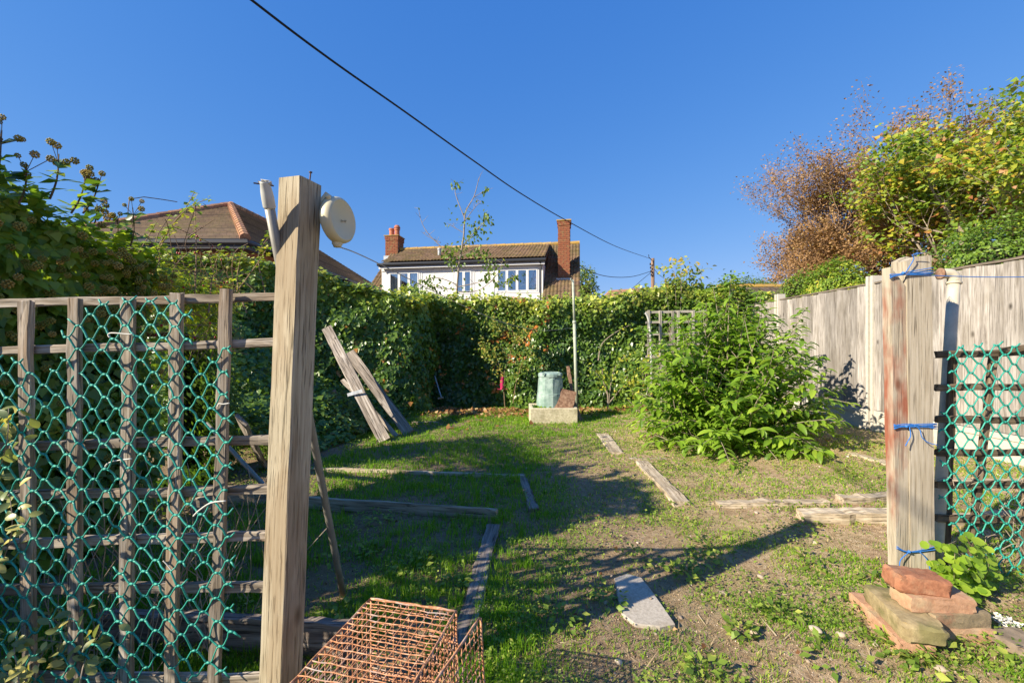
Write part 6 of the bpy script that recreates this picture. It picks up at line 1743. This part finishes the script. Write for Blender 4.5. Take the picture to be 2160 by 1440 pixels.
# ------------------------------------------------------------------ grass, weeds, fallen leaves, stones
def keepout(x, y):
    k = np.zeros(len(x), bool)
    for (x0_, y0_, x1_, y1_, w_) in KEEP:
        d = np.array([x1_ - x0_, y1_ - y0_]); L2 = d @ d
        t = np.clip(((x - x0_) * d[0] + (y - y0_) * d[1]) / L2, 0, 1)
        k |= np.hypot(x - x0_ - t * d[0], y - y0_ - t * d[1]) < w_
    k |= (np.abs(x - SLABC[0] - .1 * (SLABC[1] - y)) < .085) & (np.abs(y - SLABC[1]) < .19)
    return k
def sample_ground(n, near=.9, far=8.6, k=.55):
    """points spread denser near the viewer, within the garden"""
    u = rnd(n); y = 1.0 / (u * (1 / near - 1 / far) + 1 / far); u2 = rnd(n); y = np.where(rnd(n) < k, y, np.sqrt(near ** 2 + u2 * (far ** 2 - near ** 2)))
    x = rnd(n, -1.3, 1.3) * y
    ok = (x > LXF(y) + .0) & (x < FX - .03) & (y < BY + .1)
    return x[ok], y[ok]
def lush(x, y):
    xb = np.interp(y, [1.2, 1.9, 3, 4.5, 6, 8], [.16, .32, .7, 1.0, 1.5, 2.4]); left = np.clip((xb - x) / .35, 0, 1) * np.clip((x - LXF(y)) / .5, .25, 1)
    p = fnoise(x, y, .55, 51)
    d = left * np.clip((p - .30) / .16, 0, 1)
    strip = np.exp(-((x - (.0 + .06 * (y - 1.8))) / .12) ** 2) * (y < 4.2)          # tall grass along the long grey plank
    patch = np.exp(-(((x + 1.25) / .7) ** 2 + ((y - 6.9) / .7) ** 2)) + np.exp(-(((x + 1.2) / .6) ** 2 + ((y - 3.6) / .5) ** 2))
    path = np.exp(-((x - np.interp(y, [1.3, 2, 3, 4, 6], [.32, .50, .62, .68, .7])) / .30) ** 2) * np.clip((5.6 - y) / 1.5, 0, 1)
    return np.clip(d + .9 * strip + .9 * patch, 0, 1) * (1 - .75 * path), path
# tall grass
x, y = sample_ground(480000)
d, path = lush(x, y)
farb = np.clip((y - 4.5) / 2, 0, 1) * np.clip((x + 2) / .5, 0, 1) * np.clip((2.6 - x) / .6, 0, 1)
d = np.maximum(d, 1.0 * farb * np.clip((fnoise(x, y, .5, 52) - .30) / .15, 0, 1))
tuft = vnoise(x, y, .055, 61)
ok = (rnd(len(x)) < d * np.clip((tuft - .2) * 2.4, .1, 1)) & ~keepout(x, y)
x, y, d = x[ok], y[ok], d[ok]
n = len(x); hgt = (.022 + .062 * d * np.clip(fnoise(x, y, .25, 62) * 1.5 - .1, .2, 1.2)) * rnd(n, .5, 1.3) * np.where(y > 5, .75, 1)
def blades(name, x, y, hgt, wid, lean, V_, mat, label, cat='grass'):
    n = len(x); z = ground_z(x, y) - .004
    a = rnd(n, 0, 2 * math.pi); b = rnd(n, 0, 2 * math.pi); lx = np.cos(b) * lean * hgt; ly = np.sin(b) * lean * hgt
    wx = np.cos(a) * wid * .5; wy = np.sin(a) * wid * .5
    W = np.stack([np.stack([x - wx, y - wy, z], -1), np.stack([x + wx, y + wy, z], -1),
                  np.stack([x - wx * .8 + lx * .35, y - wy * .8 + ly * .35, z + hgt * .6], -1), np.stack([x + wx * .8 + lx * .35, y + wy * .8 + ly * .35, z + hgt * .6], -1),
                  np.stack([x + lx, y + ly, z + hgt * (1 - .35 * lean)], -1)], 1)
    T_ = np.array([(0, 1, 3), (0, 3, 2), (2, 3, 4)])[None] + (np.arange(n) * 5)[:, None, None]
    o = link(name, np_mesh(name, W.reshape(-1, 3), T_.reshape(-1, 3), mat, np.repeat(np.clip(V_, 0, 1), 5))); tag(o, label, cat, kind='stuff'); return o
blades('grass', x, y, hgt, np.clip(.0014 + y * .0010, .0024, .009) * rnd(n, .7, 1.3), np.abs(gs(n, .55)), .25 + .4 * fnoise(x, y, .3, 63) + gs(n, .14), L_GRASS, 'long green grass growing over the left beds and round the timbers')
# short thin turf over the right half
x, y = sample_ground(420000)
p = fnoise(x, y, .42, 71); p2 = fnoise(x, y, .13, 72)
dd = np.clip((p - .36) / .14, 0, 1) * np.clip((p2 - .30) / .16, 0, 1)
_, path = lush(x, y)
dd = dd * (1 - .72 * path) * np.clip((x + .6) / .8, .1, 1) * np.clip((y - 1.0) / .9, .45, 1)
dd = np.maximum(dd, .07)
ok = (rnd(len(x)) < dd) & ~keepout(x, y); x, y = x[ok], y[ok]; n = len(x)
blades('short_turf', x, y, rnd(n, .010, .034), np.clip(.0018 + y * .0012, .003, .010) * rnd(n, .7, 1.3), np.abs(gs(n, .9)), .42 + .5 * fnoise(x, y, .4, 73) + gs(n, .2), L_GRASS, 'thin short turf and sprouts over the sunlit right side')
# straw and dry stalks lying flat
x, y = sample_ground(95000); ok = (rnd(len(x)) < np.clip((x + .1) / .8, .12, 1) * .8) & ~keepout(x, y); x, y = x[ok], y[ok]; n = len(x)
a = rnd(n, 0, 6.283); S = rnd(n, .012, .05) * np.where(rnd(n) < .06, 2.2, 1)
Pp = np.stack([x, y, ground_z(x, y) + .003], -1); Fw = np.stack([np.cos(a), np.sin(a), gs(n, .1)], -1)
tm = (np.array([(-.03, 0, 0), (.03, 0, 0), (0, 1, .02)]), np.array([(0, 1, 2)]))
X_, F_, N_ = leaf_frames(Pp, Fw, np.array([0, 0, 1.0]) + jit(n, .25)); W, T_, A = merged_leaves(tm, Pp, X_, F_, N_, S, rnd(n))
o = link('dry_straw', np_mesh('dry_straw', W, T_, L_STRAW, A)); tag(o, 'dry straw coloured stalks strewn over the bare soil', 'straw', kind='stuff')
# small weeds: rosettes and clover patches
x, y = sample_ground(130000); p = fnoise(x, y, .30, 81)
ok = (rnd(len(x)) < np.clip((p - .48) / .1, 0, 1) * .8 + .03) & ~keepout(x, y); x, y, p = x[ok], y[ok], p[ok]; n = len(x)
hz = rnd(n, .004, .03) + .03 * np.clip((p - .55) / .1, 0, 1) * rnd(n)
Pp = np.stack([x, y, ground_z(x, y) + hz], -1); a = rnd(n, 0, 6.283)
X_, F_, N_ = leaf_frames(Pp, np.stack([np.cos(a), np.sin(a), rnd(n, -.2, .5)], -1), np.array([0, -.15, 1.0]) + jit(n, .35))
W, T_, A = merged_leaves(T_diamond(), Pp, X_, F_, N_, rnd(n, .010, .026) * np.clip(.6 + y * .12, .7, 1.4), np.clip(.25 + .5 * fnoise(x, y, .5, 82) + gs(n, .2), 0, 1))
o = link('weeds', np_mesh('weeds', W, T_, L_WEED, A)); tag(o, 'low clover and rosette weeds creeping over soil and grass', 'weeds', kind='stuff')
# clumps of broader leaves
clumps = [(1480, 1190), (1440, 1215), (1500, 1160), (1350, 1190), (1700, 1110), (1720, 1190), (900, 1180), (780, 1170), (870, 1210), (1000, 1010), (1840, 1230), (1880, 1010), (1790, 1000), (720, 1320), (620, 1400), (700, 1350), (1760, 1400), (1560, 1340), (1640, 1300), (1900, 1380), (2080, 1370), (1290, 1270), (1180, 1310), (960, 1240), (800, 1100), (700, 1190), (1960, 1400), (1480, 1420), (1610, 900), (1350, 925), (1420, 985)]
Pc = []; Fc = []; Sc = []
for (px, py) in clumps:
    g = G(px, py); k = random.randint(24, 60); rr = random.uniform(.05, .12)
    for _ in range(k):
        a = random.uniform(0, 6.28); q = rr * math.sqrt(random.random()); xx, yy2 = g.x + q * math.cos(a), g.y + q * math.sin(a)
        Pc.append((xx, yy2, float(ground_z(xx, yy2)) + random.uniform(.005, .05))); Fc.append((math.cos(a), math.sin(a), random.uniform(.1, .9))); Sc.append(random.uniform(.018, .048))
n = len(Pc); Pc = np.array(Pc); ok = ~keepout(Pc[:, 0], Pc[:, 1])
X_, F_, N_ = leaf_frames(Pc, np.array(Fc), np.array([0, -.1, 1.0]) + jit(n, .4)); W, T_, A = merged_leaves(T_oval(), Pc[ok], X_[ok], F_[ok], N_[ok], np.array(Sc)[ok], rnd(ok.sum()))
o = link('broad_leaved_weeds', np_mesh('broad_leaved_weeds', W, T_, L_WEED, A)); tag(o, 'patches of broad leaved weeds dotted about the bare soil', 'weeds', kind='stuff')
# fallen leaves along the foot of the back hedge and a few elsewhere
n = 2600; x = rnd(n, -1.6, 2.6); y = BY - .25 - np.abs(gs(n, .32)); m_ = rnd(n) < np.clip(1.0 - np.maximum(0, x + .2) * .45, .12, 1); x, y = x[m_], y[m_]
xe, ye = sample_ground(260, 1.6, 7, .2); x = np.concatenate([x, xe]); y = np.concatenate([y, ye])
x2 = rnd(500, 1.7, 3.7); y2 = rnd(500, 4.6, 5.6); x = np.concatenate([x, x2]); y = np.concatenate([y, y2]); n = len(x)
Pp = np.stack([x, y, ground_z(x, y) + rnd(n, .006, .035)], -1); a = rnd(n, 0, 6.283)
X_, F_, N_ = leaf_frames(Pp, np.stack([np.cos(a), np.sin(a), gs(n, .2)], -1), np.array([0, -.3, 1.0]) + jit(n, .5))
W, T_, A = merged_leaves(T_ivy_lo(), Pp, X_, F_, N_, np.where(y > 6, rnd(n, .045, .085), rnd(n, .012, .026)), rnd(n))
o = link('fallen_leaves', np_mesh('fallen_leaves', W, T_, L_DRY, A)); tag(o, 'brown and orange fallen leaves, thickest along the foot of the far hedge', 'leaves', kind='stuff')
# grit and pebbles
x, y = sample_ground(9000); p = fnoise(x, y, .35, 91); ok = (rnd(len(x)) < (.25 + .75 * (p > .52)) * np.clip((x + .4) / .8, .2, 1)) & ~keepout(x, y); x, y = x[ok], y[ok]; n = len(x)
ico = np.array([(0, 0, 1), (.89, 0, .45), (.28, .85, .45), (-.72, .53, .45), (-.72, -.53, .45), (.28, -.85, .45), (.72, .53, -.45), (-.28, .85, -.45), (-.89, 0, -.45), (-.28, -.85, -.45), (.72, -.53, -.45), (0, 0, -1)], float)
icf = np.array([(0, 1, 2), (0, 2, 3), (0, 3, 4), (0, 4, 5), (0, 5, 1), (1, 6, 2), (2, 7, 3), (3, 8, 4), (4, 9, 5), (5, 10, 1), (2, 6, 7), (3, 7, 8), (4, 8, 9), (5, 9, 10), (1, 10, 6), (11, 7, 6), (11, 8, 7), (11, 9, 8), (11, 10, 9), (11, 6, 10)])
Pp = np.stack([x, y, ground_z(x, y) + .001], -1); a = rnd(n, 0, 6.283)
icol = ico * np.array([1, .75, .55])
X_, F_, N_ = leaf_frames(Pp, np.stack([np.cos(a), np.sin(a), np.zeros(n)], -1), np.array([0, 0, 1.0]) + jit(n, .2))
S = rnd(n, .002, .007) * np.where(rnd(n) < .08, 2.0, 1) * np.clip(.5 + .25 * y, .7, 1.6)
W, T_, A = merged_leaves((icol, icf), Pp, X_, F_, N_, S, np.clip(.4 + gs(n, .25), 0, 1)); W = W + RNG.normal(0, .0004, W.shape)
o = link('gravel', np_mesh('gravel', W, T_, L_STONE, A)); tag(o, 'small pebbles and grit scattered over the soil', 'gravel', kind='stuff')
# crumbs of soil
x, y = sample_ground(52000, k=.7); ok = (rnd(len(x)) < np.clip((x + .9) / 1.2, .35, 1)) & ~keepout(x, y); x, y = x[ok], y[ok]; n = len(x)
octv = np.array([(1, 0, 0), (0, .8, 0), (-1, 0, 0), (0, -.8, 0), (.1, 0, .7), (0, 0, -.5)], float); octf = np.array([(0, 1, 4), (1, 2, 4), (2, 3, 4), (3, 0, 4), (1, 0, 5), (2, 1, 5), (3, 2, 5), (0, 3, 5)])
a = rnd(n, 0, 6.283); Pp = np.stack([x, y, ground_z(x, y) + .001], -1)
X_, F_, N_ = leaf_frames(Pp, np.stack([np.cos(a), np.sin(a), gs(n, .2)], -1), np.array([0, 0, 1.0]) + jit(n, .35))
W, T_, A = merged_leaves((octv, octf), Pp, X_, F_, N_, rnd(n, .0015, .006) ** 1.0 * np.clip(.6 + .2 * y, .7, 1.6), np.clip(.35 + gs(n, .3), 0, 1)); W = W + RNG.normal(0, .0005, W.shape)
o = link('soil_crumbs', np_mesh('soil_crumbs', W, T_, L_SOILCRUMB, A)); tag(o, 'crumbs and small clods of brown soil lying on the ground', 'soil', kind='stuff')
# stones one could pick up
stones = [(1262, 1078, .02, 'white pebble in the middle of the soil path, in the shadow edge', .95), (1668, 1135, .035, 'round tan stone at the tip of the long post shadow', .6), (1690, 1128, .028, 'smaller tan stone touching the round one at the shadow tip', .55), (1720, 1146, .03, 'pale flat stone just beyond the shadow tip', .8),
          (1600, 1138, .024, 'small pale stone left of the round tan stone', .85), (1595, 1082, .03, 'whitish stone below the sunken pale timber', .85), (1588, 1335, .04, 'tan flint in the sunlit soil, right of the slab', .7), (1720, 1332, .05, 'large pale flat flint in the grass left of the block pile', .85),
          (1775, 1340, .035, 'pale grey stone beside the large flat flint', .8), (1436, 1304, .024, 'small dark stone off the slab corner', .3), (1525, 1253, .035, 'brown pebble right of the slab in the grass', .5), (1605, 1218, .03, 'cream stone in the shade edge of the grass', .75),
          (1845, 1360, .03, 'cream stone below the tan block', .75), (1305, 1398, .028, 'long white sliver lying in the cage shadow', 1.0), (1290, 1222, .016, 'tiny brown stone on the top corner of the slab', .4), (1373, 1270, .014, 'tiny brown stone on the middle of the slab', .45),
          (1337, 1318, .016, 'tiny tan stone at the near edge of the slab', .55), (1985, 1415, .04, 'pale stone low at right, near the bottom edge', .7), (1110, 990, .04, 'orange brown fallen lump at the far end of the rotten board', .4), (765, 972, .04, 'pale stone in the shaded grass right of the thick post', .7), (1345, 1145, .018, 'tiny white chip on the shaded soil path', 1.0), (1335, 1155, .014, 'second tiny white chip on the shaded path', 1.0)]
for i, (px, py, s_, lab, v) in enumerate(stones):
    g = G(px, py); rr = np.random.default_rng(i)
    big = []
    V0 = ico.copy() * np.array([1, .7, .5]) * (1 + rr.normal(0, .12, (12, 1)))
    if 'on the' in lab and 'slab' in lab: g.z += .018
    # one subdivision for a rounder stone
    V = [tuple(q) for q in V0]; Tn = []; mid = {}
    def md(a, b):
        k = (min(a, b), max(a, b))
        if k not in mid: mid[k] = len(V); q = (np.array(V[a]) + np.array(V[b])) / 2; V.append(tuple(q * (1.08 + rr.normal(0, .03))))
        return mid[k]
    for (a, b, c_) in icf:
        ab, bc_, ca = md(a, b), md(b, c_), md(c_, a); Tn += [(a, ab, ca), (b, bc_, ab), (c_, ca, bc_), (ab, bc_, ca)]
    M_ = Matrix.Translation(g + Vector((0, 0, s_ * .2))) @ Matrix.Rotation(rr.uniform(0, 6), 4, 'Z') @ Matrix.Scale(s_ * .62, 4)
    o = link('stone', np_mesh('stone', np.array(V), np.array(Tn), L_STONE, np.full(len(V), v * .8), smooth=True), None, M_); tag(o, lab, 'stone', 'loose stones on the ground')
